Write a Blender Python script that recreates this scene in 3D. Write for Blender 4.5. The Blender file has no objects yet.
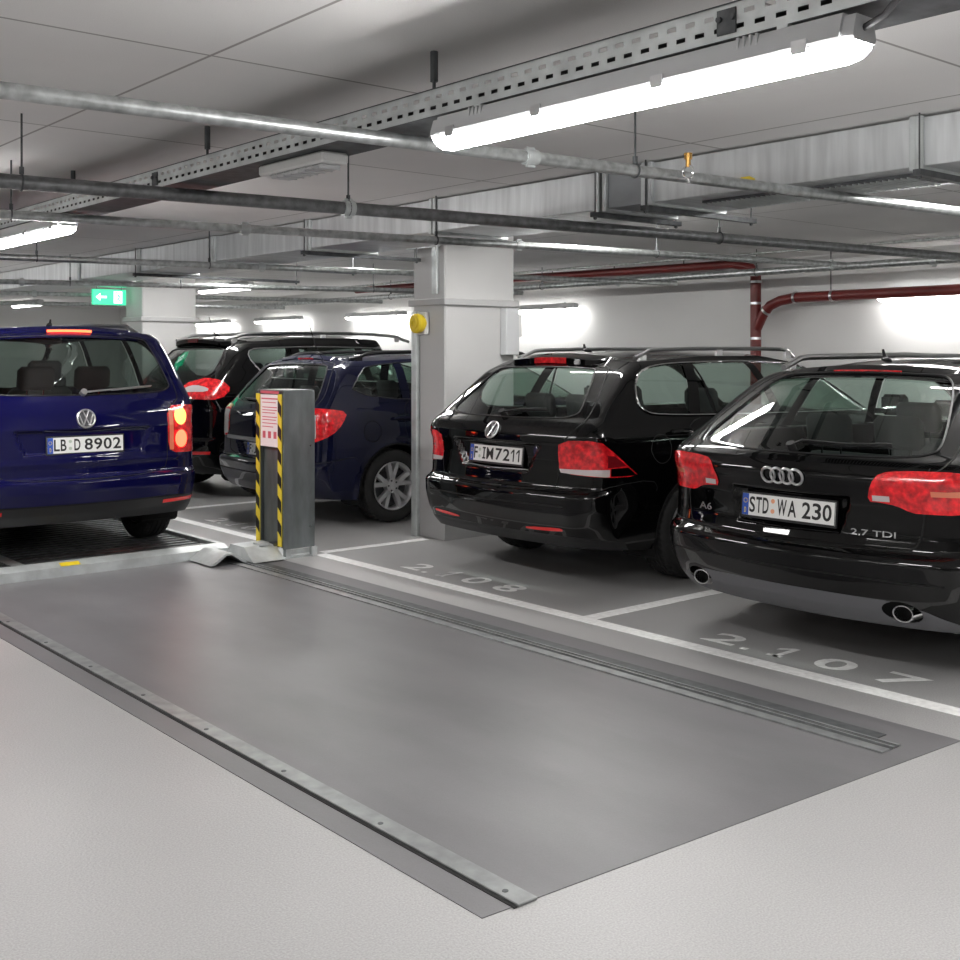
import bpy, math, random
import numpy as np
from mathutils import Vector, Matrix
random.seed(4)
sc=bpy.context.scene; C=sc.collection
# ------------------------------------------------------------------ materials
MATS={}
def nt(m): 
    m.use_nodes=True; t=m.node_tree; return t, t.nodes['Principled BSDF']
def mat(name,col,rough=.5,metal=0,coat=0,emis=None,es=0,noise=0,nscale=20,bump=0,bscale=80,trans=0,spec=.5,aniso=None,stretch=None):
    m=bpy.data.materials.new(name); t,b=nt(m); N=t.nodes; L=t.links
    c=(*col,1); b.inputs['Base Color'].default_value=c; b.inputs['Roughness'].default_value=rough; b.inputs['Metallic'].default_value=metal
    b.inputs['Coat Weight'].default_value=coat; b.inputs['Coat Roughness'].default_value=.02; b.inputs['Specular IOR Level'].default_value=spec
    if trans: b.inputs['Transmission Weight'].default_value=trans
    if emis: b.inputs['Emission Color'].default_value=(*emis,1); b.inputs['Emission Strength'].default_value=es
    if noise or bump:
        tc=N.new('ShaderNodeTexCoord'); mp=N.new('ShaderNodeMapping'); L.new(tc.outputs['Object'],mp.inputs[0])
        if stretch: mp.inputs['Scale'].default_value=stretch
    if noise:
        n=N.new('ShaderNodeTexNoise'); n.inputs['Scale'].default_value=nscale; n.inputs['Detail'].default_value=6; L.new(mp.outputs[0],n.inputs[0])
        r=N.new('ShaderNodeMapRange'); r.inputs[1].default_value=.3; r.inputs[2].default_value=.7; r.inputs[3].default_value=1-noise; r.inputs[4].default_value=1+noise; L.new(n.outputs[0],r.inputs[0])
        x=N.new('ShaderNodeMixRGB'); x.blend_type='MULTIPLY'; x.inputs[0].default_value=1; x.inputs[1].default_value=c; L.new(r.outputs[0],x.inputs[2]); L.new(x.outputs[0],b.inputs['Base Color'])
    if bump:
        n=N.new('ShaderNodeTexNoise'); n.inputs['Scale'].default_value=bscale; n.inputs['Detail'].default_value=4; L.new(mp.outputs[0],n.inputs[0])
        u=N.new('ShaderNodeBump'); u.inputs['Strength'].default_value=bump; u.inputs['Distance'].default_value=.01; L.new(n.outputs[0],u.inputs['Height']); L.new(u.outputs[0],b.inputs['Normal'])
    MATS[name]=m; return m
def glassmat(name,tint,refl=.045):
    m=bpy.data.materials.new(name); m.use_nodes=True; t=m.node_tree; N=t.nodes; L=t.links; N.clear()
    o=N.new('ShaderNodeOutputMaterial'); tr=N.new('ShaderNodeBsdfTransparent'); tr.inputs[0].default_value=(*tint,1)
    g=N.new('ShaderNodeBsdfGlossy'); g.inputs[0].default_value=(1,1,1,1); g.inputs['Roughness'].default_value=.02
    f=N.new('ShaderNodeFresnel'); f.inputs[0].default_value=1.5; mx=N.new('ShaderNodeMixShader')
    # same response from both faces of the thin pane
    geo=N.new('ShaderNodeNewGeometry')
    s=N.new('ShaderNodeMath'); s.operation='MULTIPLY_ADD'; s.inputs[1].default_value=1/1.5-1.5; s.inputs[2].default_value=1.5
    L.new(geo.outputs['Backfacing'],s.inputs[0]); L.new(s.outputs[0],f.inputs[0])
    L.new(f.outputs[0],mx.inputs[0]); L.new(tr.outputs[0],mx.inputs[1]); L.new(g.outputs[0],mx.inputs[2]); L.new(mx.outputs[0],o.inputs[0])
    MATS[name]=m; return m
mat('black_paint',(.0018,.0018,.002),.5,0,1.0,spec=.0)
mat('blue_paint',(.003,.003,.04),.5,.0,1.0,spec=.0)
mat('navy_paint',(.004,.005,.022),.5,.0,1.0,spec=.0)
mat('silver_paint',(.30,.31,.32),.3,.6,.6)
mat('black_plastic',(.012,.012,.013),.45)
mat('grey_plastic',(.06,.06,.065),.45)
mat('gap',(.001,.001,.001),.8)
mat('rubber',(.02,.02,.02),.75,bump=.2,bscale=60)
mat('interior',(.03,.03,.032),.85)
mat('seat_cloth',(.045,.045,.048),.9,bump=.3,bscale=300)
mat('liner',(.32,.32,.30),.9)
mat('chrome',(.85,.85,.86),.08,1)
mat('satin_silver',(.62,.62,.63),.28,1)
mat('alloy',(.72,.72,.73),.3,.6)
mat('red_lens',(.70,.012,.018),.15,0,1.0,noise=.55,nscale=28,bump=.25,bscale=60)
mat('dark_red_lens',(.16,.006,.01),.12,0,1.0)
mat('clear_lens',(.62,.55,.55),.15,.2,1.0,bump=.3,bscale=90)
mat('orange_lens',(.8,.22,.12),.2,0,1.0)
mat('lit_red_lens',(.8,.03,.02),.3,0,1.0,(1,.035,.015),1.5)
mat('lit_amber_lens',(.9,.3,.1),.3,0,1.0,(1,.20,.04),.7)
mat('lit_brake',(.8,.05,.02),.3,0,1.0,(1,.06,.02),1.1)
mat('reflector',(.8,.02,.02),.2,0,1.0)
mat('plate_white',(.78,.78,.76),.35)
mat('plate_black',(.01,.01,.01),.5)
mat('plate_blue',(.02,.08,.42),.4)
mat('seal_orange',(.75,.35,.2),.5); mat('seal_grey',(.45,.5,.42),.5)
glassmat('car_glass',(.70,.80,.75)); glassmat('dark_glass',(.45,.52,.49))
mat('galv',(.60,.63,.63),.42,.55,noise=.16,nscale=9,bump=.15,bscale=40)
mat('galv_post',(.20,.22,.225),.38,.6,noise=.2,nscale=7,stretch=(2,2,.6),bump=.1,bscale=40)
mat('rail_steel',(.27,.28,.28),.4,.6,noise=.25,nscale=12)
mat('duct_dark',(.25,.26,.27),.4,.6,noise=.2,nscale=3)
mat('tube_duct',(1,1,1),.4,0,0,(1,.985,.96),10)
mat('tube_aisle_fill',(1,1,1),.4,0,0,(1,.985,.96),4.5)  # glow of the added lamp row over the near aisle lane
mat('pipe_dark',(.20,.205,.21),.42,.7,noise=.3,nscale=25)
mat('tube_wall',(1,1,1),.4,0,0,(1,.985,.96),3.2)
mat('galv_duct',(.68,.70,.71),.38,.6,noise=.16,nscale=3,stretch=(1,6,.6))
mat('galv_pipe',(.50,.52,.52),.38,.85,noise=.3,nscale=25)
mat('dark_metal',(.10,.105,.11),.5,.6,noise=.3,nscale=20)
mat('steel_deck',(.13,.135,.14),.35,.7,noise=.4,nscale=14)
mat('brass',(.6,.35,.1),.35,.8)
mat('red_pipe',(.17,.022,.02),.4,noise=.15,nscale=6)
mat('lamp_housing',(.55,.56,.57),.5)
mat('tube',(1,1,1),.4,0,0,(1,.985,.97),12)
mat('white_plastic',(.7,.7,.69),.5)
mat('yellow',(.75,.55,.02),.45); mat('sign_yellow',(.8,.62,.05),.5)
mat('stripe_black',(.012,.012,.012),.5)
mat('paper',(.85,.80,.80),.6); mat('paper_red',(.62,.12,.16),.6)
mat('sign_green',(.02,.42,.20),.4,emis=(.03,.6,.28),es=.18); mat('sign_white',(.85,.9,.87),.4,emis=(.8,1,.9),es=.3)
mat('cable',(.035,.035,.038),.6); mat('red_cable',(.25,.03,.03),.6)
mat('dark_grey_paint',(.12,.12,.13),.5)
mat('road_white',(.92,.92,.91),.45,noise=.12,nscale=30)
def concrete(name,col,rough,v=.06,scale=1.2,speck=.1,joint=None,coat=0,bump=.12,sp=260,warm=None,stretch=None):
    m=bpy.data.materials.new(name); t,b=nt(m); N=t.nodes; L=t.links
    tc=N.new('ShaderNodeTexCoord'); src=tc.outputs['Object']
    def noise(s,d,st=None):
        n=N.new('ShaderNodeTexNoise'); n.inputs['Scale'].default_value=s; n.inputs['Detail'].default_value=d
        if st:
            mp=N.new('ShaderNodeMapping'); mp.inputs['Scale'].default_value=st; L.new(src,mp.inputs[0]); L.new(mp.outputs[0],n.inputs[0])
        else: L.new(src,n.inputs[0])
        return n.outputs[0]
    def rng(o,lo,hi,a=.3,c=.7):
        r=N.new('ShaderNodeMapRange'); r.inputs[1].default_value=a; r.inputs[2].default_value=c; r.inputs[3].default_value=lo; r.inputs[4].default_value=hi; L.new(o,r.inputs[0]); return r.outputs[0]
    def mul(a,bv):
        x=N.new('ShaderNodeMixRGB'); x.blend_type='MULTIPLY'; x.inputs[0].default_value=1
        if isinstance(a,tuple): x.inputs[1].default_value=a
        else: L.new(a,x.inputs[1])
        L.new(bv,x.inputs[2]); return x.outputs[0]
    c=mul((*col,1),rng(noise(scale,8,stretch),1-v,1+v))
    c=mul(c,rng(noise(sp,3),1-speck,1+speck))
    if joint:
        br=N.new('ShaderNodeTexBrick'); br.offset=joint[3]; br.inputs['Scale'].default_value=1; br.inputs['Brick Width'].default_value=joint[0]; br.inputs['Row Height'].default_value=joint[1]; br.inputs['Mortar Size'].default_value=joint[2]; br.inputs['Mortar Smooth'].default_value=.2
        mp=N.new('ShaderNodeMapping'); mp.inputs['Location'].default_value=joint[4]; mp.inputs['Rotation'].default_value=joint[5]; L.new(src,mp.inputs[0]); L.new(mp.outputs[0],br.inputs[0])
        br.inputs['Color1'].default_value=(1,1,1,1); br.inputs['Color2'].default_value=(.93,.93,.93,1); br.inputs['Mortar'].default_value=(.45,.44,.43,1)
        x=N.new('ShaderNodeMixRGB'); x.blend_type='MULTIPLY'; x.inputs[0].default_value=1; L.new(c,x.inputs[1]); L.new(br.outputs[0],x.inputs[2]); c=x.outputs[0]
    L.new(c,b.inputs['Base Color']); L.new(rng(noise(2.3,4),rough-.02,rough+.02),b.inputs['Roughness'])
    b.inputs['Coat Weight'].default_value=coat; b.inputs['Coat Roughness'].default_value=.12
    u=N.new('ShaderNodeBump'); u.inputs['Strength'].default_value=bump; u.inputs['Distance'].default_value=.004; L.new(noise(sp*.6,3),u.inputs['Height']); L.new(u.outputs[0],b.inputs['Normal'])
    MATS[name]=m; return m
concrete('floor_light',(.365,.362,.36),.42,.05,.9,.16,bump=.35,sp=170)
concrete('floor_dark',(.145,.142,.148),.42,.12,1.6,.06,bump=.08,stretch=(2.2,.7,1))
concrete('ceiling',(.84,.83,.82),.8,.06,.7,.04,joint=(2.47,1.535,.007,0,(.69,-.45,0),(0,0,0)))
concrete('wall_white',(.74,.74,.73),.7,.04,.8,.03)
concrete('pillar_paint',(.50,.50,.495),.6,.04,1.5,.03)
concrete('beam_grey',(.42,.42,.42),.6,.05,2,.03)
# ------------------------------------------------------------------ mesh builder
class MB:
    def __init__(s): s.v=[]; s.f=[]; s.m=[]; s.sm=[]; s.n=None
    def add(s,V,F,mi=0,smooth=False):
        o=len(s.v); s.v+= [tuple(map(float,p)) for p in V]
        for f in F: s.f.append([i+o for i in f]); s.m.append(mi); s.sm.append(smooth)
        return s
    def box(s,a,b,mi=0,bev=0):
        x0,y0,z0=[min(a[i],b[i]) for i in range(3)]; x1,y1,z1=[max(a[i],b[i]) for i in range(3)]
        if bev<=0 or min(x1-x0,y1-y0,z1-z0)<=2.05*bev:
            V=[(x0,y0,z0),(x1,y0,z0),(x1,y1,z0),(x0,y1,z0),(x0,y0,z1),(x1,y0,z1),(x1,y1,z1),(x0,y1,z1)]
            return s.add(V,[(3,2,1,0),(4,5,6,7),(0,1,5,4),(1,2,6,5),(2,3,7,6),(3,0,4,7)],mi)
        e=bev; V=[];ix={}
        for cx,X,sx in((0,x0,1),(1,x1,-1)):
            for cy,Y,sy in((0,y0,1),(1,y1,-1)):
                for cz,Z,sz in((0,z0,1),(1,z1,-1)):
                    for k,(dx,dy,dz) in enumerate(((0,1,1),(1,0,1),(1,1,0))):
                        ix[cx,cy,cz,k]=len(V); V.append((X+sx*e*dx,Y+sy*e*dy,Z+sz*e*dz))
        F=[]
        for c in(0,1):
            q=[(c,0,0,0),(c,1,0,0),(c,1,1,0),(c,0,1,0)]; F.append([ix[k] for k in (q if c else q[::-1])])
            q=[(0,c,0,1),(0,c,1,1),(1,c,1,1),(1,c,0,1)]; F.append([ix[k] for k in (q if c else q[::-1])])
            q=[(0,0,c,2),(1,0,c,2),(1,1,c,2),(0,1,c,2)]; F.append([ix[k] for k in (q if c else q[::-1])])
        for a_ in(0,1):
            for b_ in(0,1):
                F.append([ix[a_,b_,0,0],ix[a_,b_,1,0],ix[a_,b_,1,1],ix[a_,b_,0,1]])
                F.append([ix[a_,0,b_,0],ix[a_,1,b_,0],ix[a_,1,b_,2],ix[a_,0,b_,2]])
                F.append([ix[0,a_,b_,1],ix[1,a_,b_,1],ix[1,a_,b_,2],ix[0,a_,b_,2]])
                for c in(0,1): F.append([ix[a_,b_,c,0],ix[a_,b_,c,1],ix[a_,b_,c,2]])
        return s.add(V,F,mi)
    def frame(s,d):
        d=Vector(d).normalized(); u=Vector((0,0,1)) if abs(d.z)<.9 else Vector((1,0,0))
        a=d.cross(u).normalized(); b=a.cross(d).normalized(); return a,b
    def tube(s,path,r,seg=10,mi=0,caps=True,closed=False,smooth=True,sy=1.0):
        P=[Vector(p) for p in path]; n=len(P); V=[];F=[]
        rr=r if isinstance(r,(list,tuple)) else [r]*n
        a=b=None
        for i in range(n):
            if closed: d=P[(i+1)%n]-P[i-1]
            else: d=P[min(i+1,n-1)]-P[max(i-1,0)]
            if d.length<1e-9: d=Vector((1,0,0))
            if a is None: a,b=s.frame(d)
            else:
                d.normalize(); a=(a-d*a.dot(d)).normalized(); b=d.cross(a)*-1; b=a.cross(d).normalized()
            for k in range(seg):
                t=2*math.pi*k/seg; V.append(P[i]+a*math.cos(t)*rr[i]+b*math.sin(t)*rr[i]*sy)
        m=n if closed else n-1
        for i in range(m):
            j=(i+1)%n
            for k in range(seg):
                l=(k+1)%seg; F.append((i*seg+k,i*seg+l,j*seg+l,j*seg+k))
        s.add(V,F,mi,smooth)
        if caps and not closed: s.add(V[:seg],[tuple(range(seg))[::-1]],mi); s.add(V[-seg:],[tuple(range(seg))],mi)
        return s
    def cyl(s,a,b,r,seg=16,mi=0,r2=None): return s.tube([a,b],[r,r if r2 is None else r2],seg,mi)
    def lathe(s,prof,axis_o,axis,seg=48,mi=0,smooth=True,closed=False):
        o=Vector(axis_o); d=Vector(axis).normalized(); a,b=s.frame(d); V=[];F=[];n=len(prof)
        for k in range(seg):
            t=2*math.pi*k/seg; q=a*math.cos(t)+b*math.sin(t)
            for (h,r) in prof: V.append(o+d*h+q*r)
        for k in range(seg):
            l=(k+1)%seg
            for i in range(n-1+(1 if closed else 0)):
                j=(i+1)%n; F.append((k*n+i,k*n+j,l*n+j,l*n+i))
        return s.add(V,F,mi,smooth)
    def prism(s,poly,h0,h1,fn,mi=0,smooth=False):
        """poly 2d points, fn(u,v,h)->xyz"""
        n=len(poly); V=[fn(u,v,h0) for u,v in poly]+[fn(u,v,h1) for u,v in poly]
        F=[tuple(range(n))[::-1],tuple(range(n,2*n))]+[(i,(i+1)%n,n+(i+1)%n,n+i) for i in range(n)]
        return s.add(V,F,mi,smooth)
    def xf(s,M,start=0):
        for i in range(start,len(s.v)): s.v[i]=tuple(M@Vector(s.v[i]))
        return s
    def build(s,name,mats,parent=None,sharp=35):
        me=bpy.data.meshes.new(name); me.from_pydata(s.v,[],s.f); me.update()
        if isinstance(mats,str): mats=[mats]
        for m in mats: me.materials.append(MATS[m])
        me.polygons.foreach_set('material_index',s.m); me.polygons.foreach_set('use_smooth',s.sm)
        if s.n is not None: me.normals_split_custom_set_from_vertices(s.n)
        else:
            import bmesh
            bm=bmesh.new(); bm.from_mesh(me); bmesh.ops.recalc_face_normals(bm,faces=bm.faces); bm.to_mesh(me); bm.free()
            try: me.set_sharp_from_angle(angle=math.radians(sharp))
            except Exception: pass
        me.update()
        o=bpy.data.objects.new(name,me); C.objects.link(o)
        if parent: o.parent=parent
        return o
def tag(o,label=None,cat=None,group=None,kind=None):
    if label: o['label']=label
    if cat: o['category']=cat
    if group: o['group']=group
    if kind: o['kind']=kind
    return o
def empty(name,loc=(0,0,0),rz=0,label=None,cat=None,group=None):
    o=bpy.data.objects.new(name,None); C.objects.link(o); o.location=loc; o.rotation_euler=(0,0,rz); o.empty_display_size=.1
    return tag(o,label,cat,group)
def copy_tree(o,parent=None):
    c=o.copy(); C.objects.link(c); c.parent=parent
    for ch in list(o.children): copy_tree(ch,c)
    return c
_tc={}
def text_mesh(st,bold=0.0,extr=.002):
    """unit glyph outline mesh: returns verts (x,y,z) and faces, x,y in font units"""
    k=(st,bold)
    if k in _tc: return _tc[k]
    cu=bpy.data.curves.new('t','FONT'); cu.body=st; cu.offset=bold; cu.resolution_u=4; cu.fill_mode='BOTH'
    o=bpy.data.objects.new('t',cu); C.objects.link(o)
    dg=bpy.context.evaluated_depsgraph_get(); me=bpy.data.meshes.new_from_object(o.evaluated_get(dg))
    V=[tuple(v.co) for v in me.vertices]; F=[tuple(p.vertices) for p in me.polygons]
    C.objects.unlink(o); bpy.data.objects.remove(o); bpy.data.curves.remove(cu); bpy.data.meshes.remove(me)
    _tc[k]=(V,F); return V,F
def put_text(mb,st,x0,x1,y0,y1,fn,mi=0,bold=0.0):
    """fit the text in the box; fn(x,y)->xyz"""
    V,F=text_mesh(st,bold); xs=[v[0] for v in V]; ys=[v[1] for v in V]
    ax,bx,ay,by=min(xs),max(xs),min(ys),max(ys)
    mb.add([fn(x0+(v[0]-ax)/(bx-ax)*(x1-x0),y0+(v[1]-ay)/(by-ay)*(y1-y0)) for v in V],F,mi)
def put_char(mb,c,x0,x1,y0,y1,fn,mi=0,bold=0.0,foot=False):
    w=x1-x0; h=y1-y0
    def q(a,b,d,e): mb.add([fn(*p) for p in ((x0+a*w,y0+b*h),(x0+d*w,y0+b*h),(x0+d*w,y0+e*h),(x0+a*w,y0+e*h))],[(0,1,2,3)],mi)
    if c=='1':
        q(.52,0,.82,1); mb.add([fn(x0+a*w,y0+b*h) for a,b in ((.52,1),(.0,.74),(.0,.58),(.52,.82))],[(0,1,2,3)],mi)
        if foot: q(.2,0,1.0,.14)
    elif c=='I': q(.30,.13,.70,.87); q(0,0,1,.13); q(0,.87,1,1)
    else: put_text(mb,c,x0,x1,y0,y1,fn,mi,bold)
def rect(x0,x1,y0,y1): return [(x0,y0),(x1,y0),(x1,y1),(x0,y1)]
def clip(poly,a,b):
    """keep the part of poly to the left of a->b"""
    out=[]; n=len(poly)
    def sd(p): return (b[0]-a[0])*(p[1]-a[1])-(b[1]-a[1])*(p[0]-a[0])
    for i in range(n):
        p,q=poly[i],poly[(i+1)%n]; dp,dq=sd(p),sd(q)
        if dp>=0: out.append(p)
        if (dp>0 and dq<0) or (dp<0 and dq>0):
            t=dp/(dp-dq); out.append((p[0]+(q[0]-p[0])*t,p[1]+(q[1]-p[1])*t))
    return out
def sstep(x):
    x=np.clip(x,0,1); return x*x*(3-2*x)
def chaikin(pts,n=2,closed=True,q=.25):
    for _ in range(n):
        out=[]; m=len(pts)
        for i in range(m if closed else m-1):
            a=pts[i]; b=pts[(i+1)%m]
            out.append((a[0]*(1-q)+b[0]*q,a[1]*(1-q)+b[1]*q)); out.append((a[0]*q+b[0]*(1-q),a[1]*q+b[1]*(1-q)))
        if not closed: out=[pts[0]]+out+[pts[-1]]
        pts=out
    return pts
def densify(pts,step,closed=True):
    out=[]; m=len(pts)
    for i in range(m if closed else m-1):
        a=pts[i]; b=pts[(i+1)%m]; k=max(1,int(math.ceil(math.hypot(b[0]-a[0],b[1]-a[1])/step)))
        for j in range(k): out.append((a[0]+(b[0]-a[0])*j/k,a[1]+(b[1]-a[1])*j/k))
    if not closed: out.append(pts[-1])
    return out
def poly_sdf(poly,x,y):
    """signed distance, negative inside (arrays)"""
    x=np.asarray(x,float); y=np.asarray(y,float)
    d=np.full(x.shape,1e9); ins=np.zeros(x.shape,bool); n=len(poly)
    for i in range(n):
        ax,ay=poly[i]; bx,by=poly[(i+1)%n]; ex,ey=bx-ax,by-ay; L=ex*ex+ey*ey+1e-12
        t=np.clip(((x-ax)*ex+(y-ay)*ey)/L,0,1); d=np.minimum(d,np.hypot(x-ax-t*ex,y-ay-t*ey))
        c=(ay>y)!=(by>y)
        with np.errstate(divide='ignore',invalid='ignore'):
            xi=ax+(y-ay)*ex/(ey if ey!=0 else 1e-12)
        ins^=c&(x<xi)
    return np.where(ins,-d,d)
class Surf:
    """car skin: s runs round the plan outline from the middle of the tail, v 0-1 lower body, 1-2 greenhouse"""
    def __init__(c,L,W,belt,rear,wid,top,z0,front,hood,rr=.2,rru=.12,crown=.06,tap=(.04,.1),flare=(),disp=()):
        c.L,c.W,c.belt=L,W,belt
        c.rz=[p[0] for p in rear]; c.rx=[p[1] for p in rear]
        c.wz=[p[0] for p in wid]; c.ww=[p[1] for p in wid]
        c.tt=[p[0] for p in top]; c.tz=[p[1] for p in top]      # roof edge height over x
        c.bt=[p[0] for p in z0]; c.bz=[p[1] for p in z0]        # lower edge height over x
        c.fz=[p[0] for p in front]; c.fx=[p[1] for p in front]  # front end x over z (windscreen above belt)
        c.ht=[p[0] for p in hood]; c.hz=[p[1] for p in hood]    # lower body top over x
        c.rr,c.rru,c.crown,c.tap=rr,rru,crown,tap
        c.flare=flare; c.disp=list(disp); c.cap=.045
        def smooth(X,Y,k):
            g=np.arange(X[0],X[-1]+.0015,.003); h=np.interp(g,X,Y); m=int(k/.003)
            w=np.hanning(2*m+3)[1:-1]; w/=w.sum(); e=np.pad(h,(m,m),mode='reflect',reflect_type='odd')
            return g,np.convolve(e,w,'valid')
        c.rz,c.rx=smooth(c.rz,c.rx,.018); c.wz,c.ww=smooth(c.wz,c.ww,.05)
    def base(c,s,v):
        s=np.asarray(s,float); v=np.asarray(v,float); sg=np.where(s<0,-1.,1.); a_=np.abs(s)
        up=v>1.0
        Lx=np.where(up,np.interp(c.belt+.001,c.fz,c.fx) if 0 else c.Lup,c.L)
        r=np.where(up,c.rru,np.where(v>.8,c.rr+(c.rru-c.rr)*sstep((v-.8)/.2),c.rr)); W=c.W
        rf=np.where(up,.25,.45)
        # rear corner at s=W, front corner at s=W+Lx
        a=np.clip(a_-W,0,Lx); b=np.clip(a_,0,W)
        d=a_-W; m=np.abs(d)<r; B=(d+r)**2/(4*r); A=-(r-d)**2/(4*r)
        b=np.where(m,W+A,b); a=np.where(m,B,a)
        d=a_-(W+Lx); m=np.abs(d)<rf; B=(d+rf)**2/(4*rf); A=-(rf-d)**2/(4*rf)
        b=np.where(d>0,np.clip(W-d,0,W),b)
        a=np.where(m,Lx+A,a); b=np.where(m,W-B,b)
        tx=a/Lx*np.where(up,c.Lup,c.L)
        zl=np.interp(tx,c.bt,c.bz)
        zt=np.interp(tx,c.ht,c.hz)
        zr=np.interp(tx,c.tt,c.tz)
        bn=b/W
        z=np.where(up,c.belt+(v-1)*(zr+c.cap*(1-bn**2)-c.belt),zl+v*(zt-zl))
        fa=1-sstep(a/1.8)
        xr=np.interp(z,c.rz,c.rx); xf=np.interp(z,c.fz,c.fx)
        Lend=np.where(up,c.Lup,c.L)
        fb=sstep((a-(Lend-1.6))/1.6)
        x=a+xr*fa-(Lend-xf)*fb
        x=x+c.crown*(bn**2)*np.where(a<Lx*.5,fa**3,0)-np.where(a>Lx*.5,.12*bn**2*fb**3,0)
        tp=1-c.tap[0]*np.clip((1.6-x)/1.6,0,1)**2-c.tap[1]*np.clip((x-(c.L-1.6))/1.6,0,1)**2
        w=np.interp(z,c.wz,c.ww)
        y=bn*w*c.W*tp*sg
        return np.stack([x,y,z],-1)
    Lup=3.4
    def nrm(c,f,s,v,e=2e-3):
        ds=f(s+e,v)-f(s-e,v)
        lo=np.where(v>1,np.maximum(v-e,1.0001),np.maximum(v-e,0)); hi=np.where(v>1,np.minimum(v+e,2),np.minimum(v+e,1))
        dv=f(s,hi)-f(s,lo)
        n=np.cross(dv,ds); n/=np.linalg.norm(n,axis=-1,keepdims=True)+1e-12
        return n
    def P(c,s,v):
        s=np.asarray(s,float); v=np.asarray(v,float)
        p=c.base(s,v)
        d=np.zeros(p.shape[:-1]); x,y,z=p[...,0],np.abs(p[...,1]),p[...,2]
        for k in c.disp:
            if k[0]=='rear':   # amp, width, poly in (|y|,z)
                g=poly_sdf(k[3],y,z); m=(x<1.2)
            elif k[0]=='side':
                g=poly_sdf(k[3],x,z); m=(y>c.W*.55)&(np.abs(s)>c.W*.9)
            elif k[0]=='arch':
                cx,cz,R=k[3]; g=np.abs(np.hypot(x-cx,z-cz)-R)-.02; m=(y>c.W*.6)&(z>c.bz[0]*.5)&(np.abs(s)>c.W)
            d+=np.where(m,k[1]*sstep(.5-g/k[2]),0)
        return p+c.nrm(c.base,s,v)*d[...,None]
    def N(c,s,v): return -c.nrm(c.P,s,v)*-1
    # ---- feature coordinates to (s,v)
    def v_of(c,z,tx,bn=1):
        zr=np.interp(tx,c.tt,c.tz)+c.cap*(1-bn*bn); zl=np.interp(tx,c.bt,c.bz); zt=np.interp(tx,c.ht,c.hz)
        return 1+(z-c.belt)/(zr-c.belt) if z>c.belt else (z-zl)/(zt-zl)
    def side(c,x,z):
        s=c.W+x; v=1
        for _ in range(25):
            v=c.v_of(z,max(0,s-c.W)); v=min(max(v,0),2)
            q=c.base(np.array(s),np.array(v)); s+=(x-float(q[0])); s=max(s,c.W*.8)
        return (s,v)
    def rear(c,y,z):
        s=abs(y)
        for _ in range(25):
            v=min(max(c.v_of(z,max(0,s-c.W),min(1,s/c.W)),0),2)
            q=c.base(np.array(s),np.array(v)); s+=(abs(y)-float(q[1]))*.8
            s=min(max(s,0),c.W+.2)
        return (s if y>=0 else -s,v)

    def at(c,x,y,z):
        """(s,v) of the skin point nearest (x,y,z) of side sign(y)"""
        s=np.arange(0,c.W+c.L,.01); a=np.maximum(0,s-c.W); bn=np.minimum(1,s/c.W)
        zr=np.interp(a,c.tt,c.tz)+c.cap*(1-bn*bn); zl=np.interp(a,c.bt,c.bz); zt=np.interp(a,c.ht,c.hz)
        v=np.where(z>c.belt,1+(z-c.belt)/(zr-c.belt),(z-zl)/(zt-zl)); v=np.clip(v,0,2)
        q=c.base(s,v); d=(q[:,0]-x)**2+(q[:,1]-abs(y))**2; i=int(np.argmin(d))
        return (float(s[i]) if y>=0 else -float(s[i]),float(v[i]))
WID=dict(
 wagon=[(.15,.88),(.22,.94),(.3,.975),(.5,.995),(.66,1.0),(.8,.995),(.88,.985),(.95,.965),(1.0,.945),(1.05,.92),(1.2,.855),(1.3,.80),(1.36,.755),(1.4,.71),(1.425,.66),(1.5,.6)],
 mpv=[(.15,.88),(.22,.94),(.3,.975),(.5,.995),(.7,1.0),(.9,.995),(1.0,.985),(1.08,.965),(1.15,.94),(1.3,.885),(1.42,.83),(1.5,.785),(1.55,.735),(1.58,.68),(1.65,.6)],
 mpvlow=[(.15,.88),(.22,.94),(.3,.975),(.5,.995),(.7,1.0),(.9,.99),(1.0,.97),(1.08,.95),(1.15,.93),(1.3,.875),(1.42,.82),(1.5,.775),(1.53,.735),(1.56,.68),(1.65,.6)])
def hood(L,belt): return [(0,belt),(L-1.35,belt),(L-1.1,belt-.03),(L-.6,belt-.12),(L-.25,belt-.22),(L,belt-.3)]
def front(L,belt,xw,xt,ht):   # windscreen foot xw, top xt
    return [(.15,L-.12),(.3,L-.04),(.5,L),(.7,L-.03),(belt-.001,L-.1),(belt+.001,xw),(ht-.03,xt),(ht+.05,xt-.15)]
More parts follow.
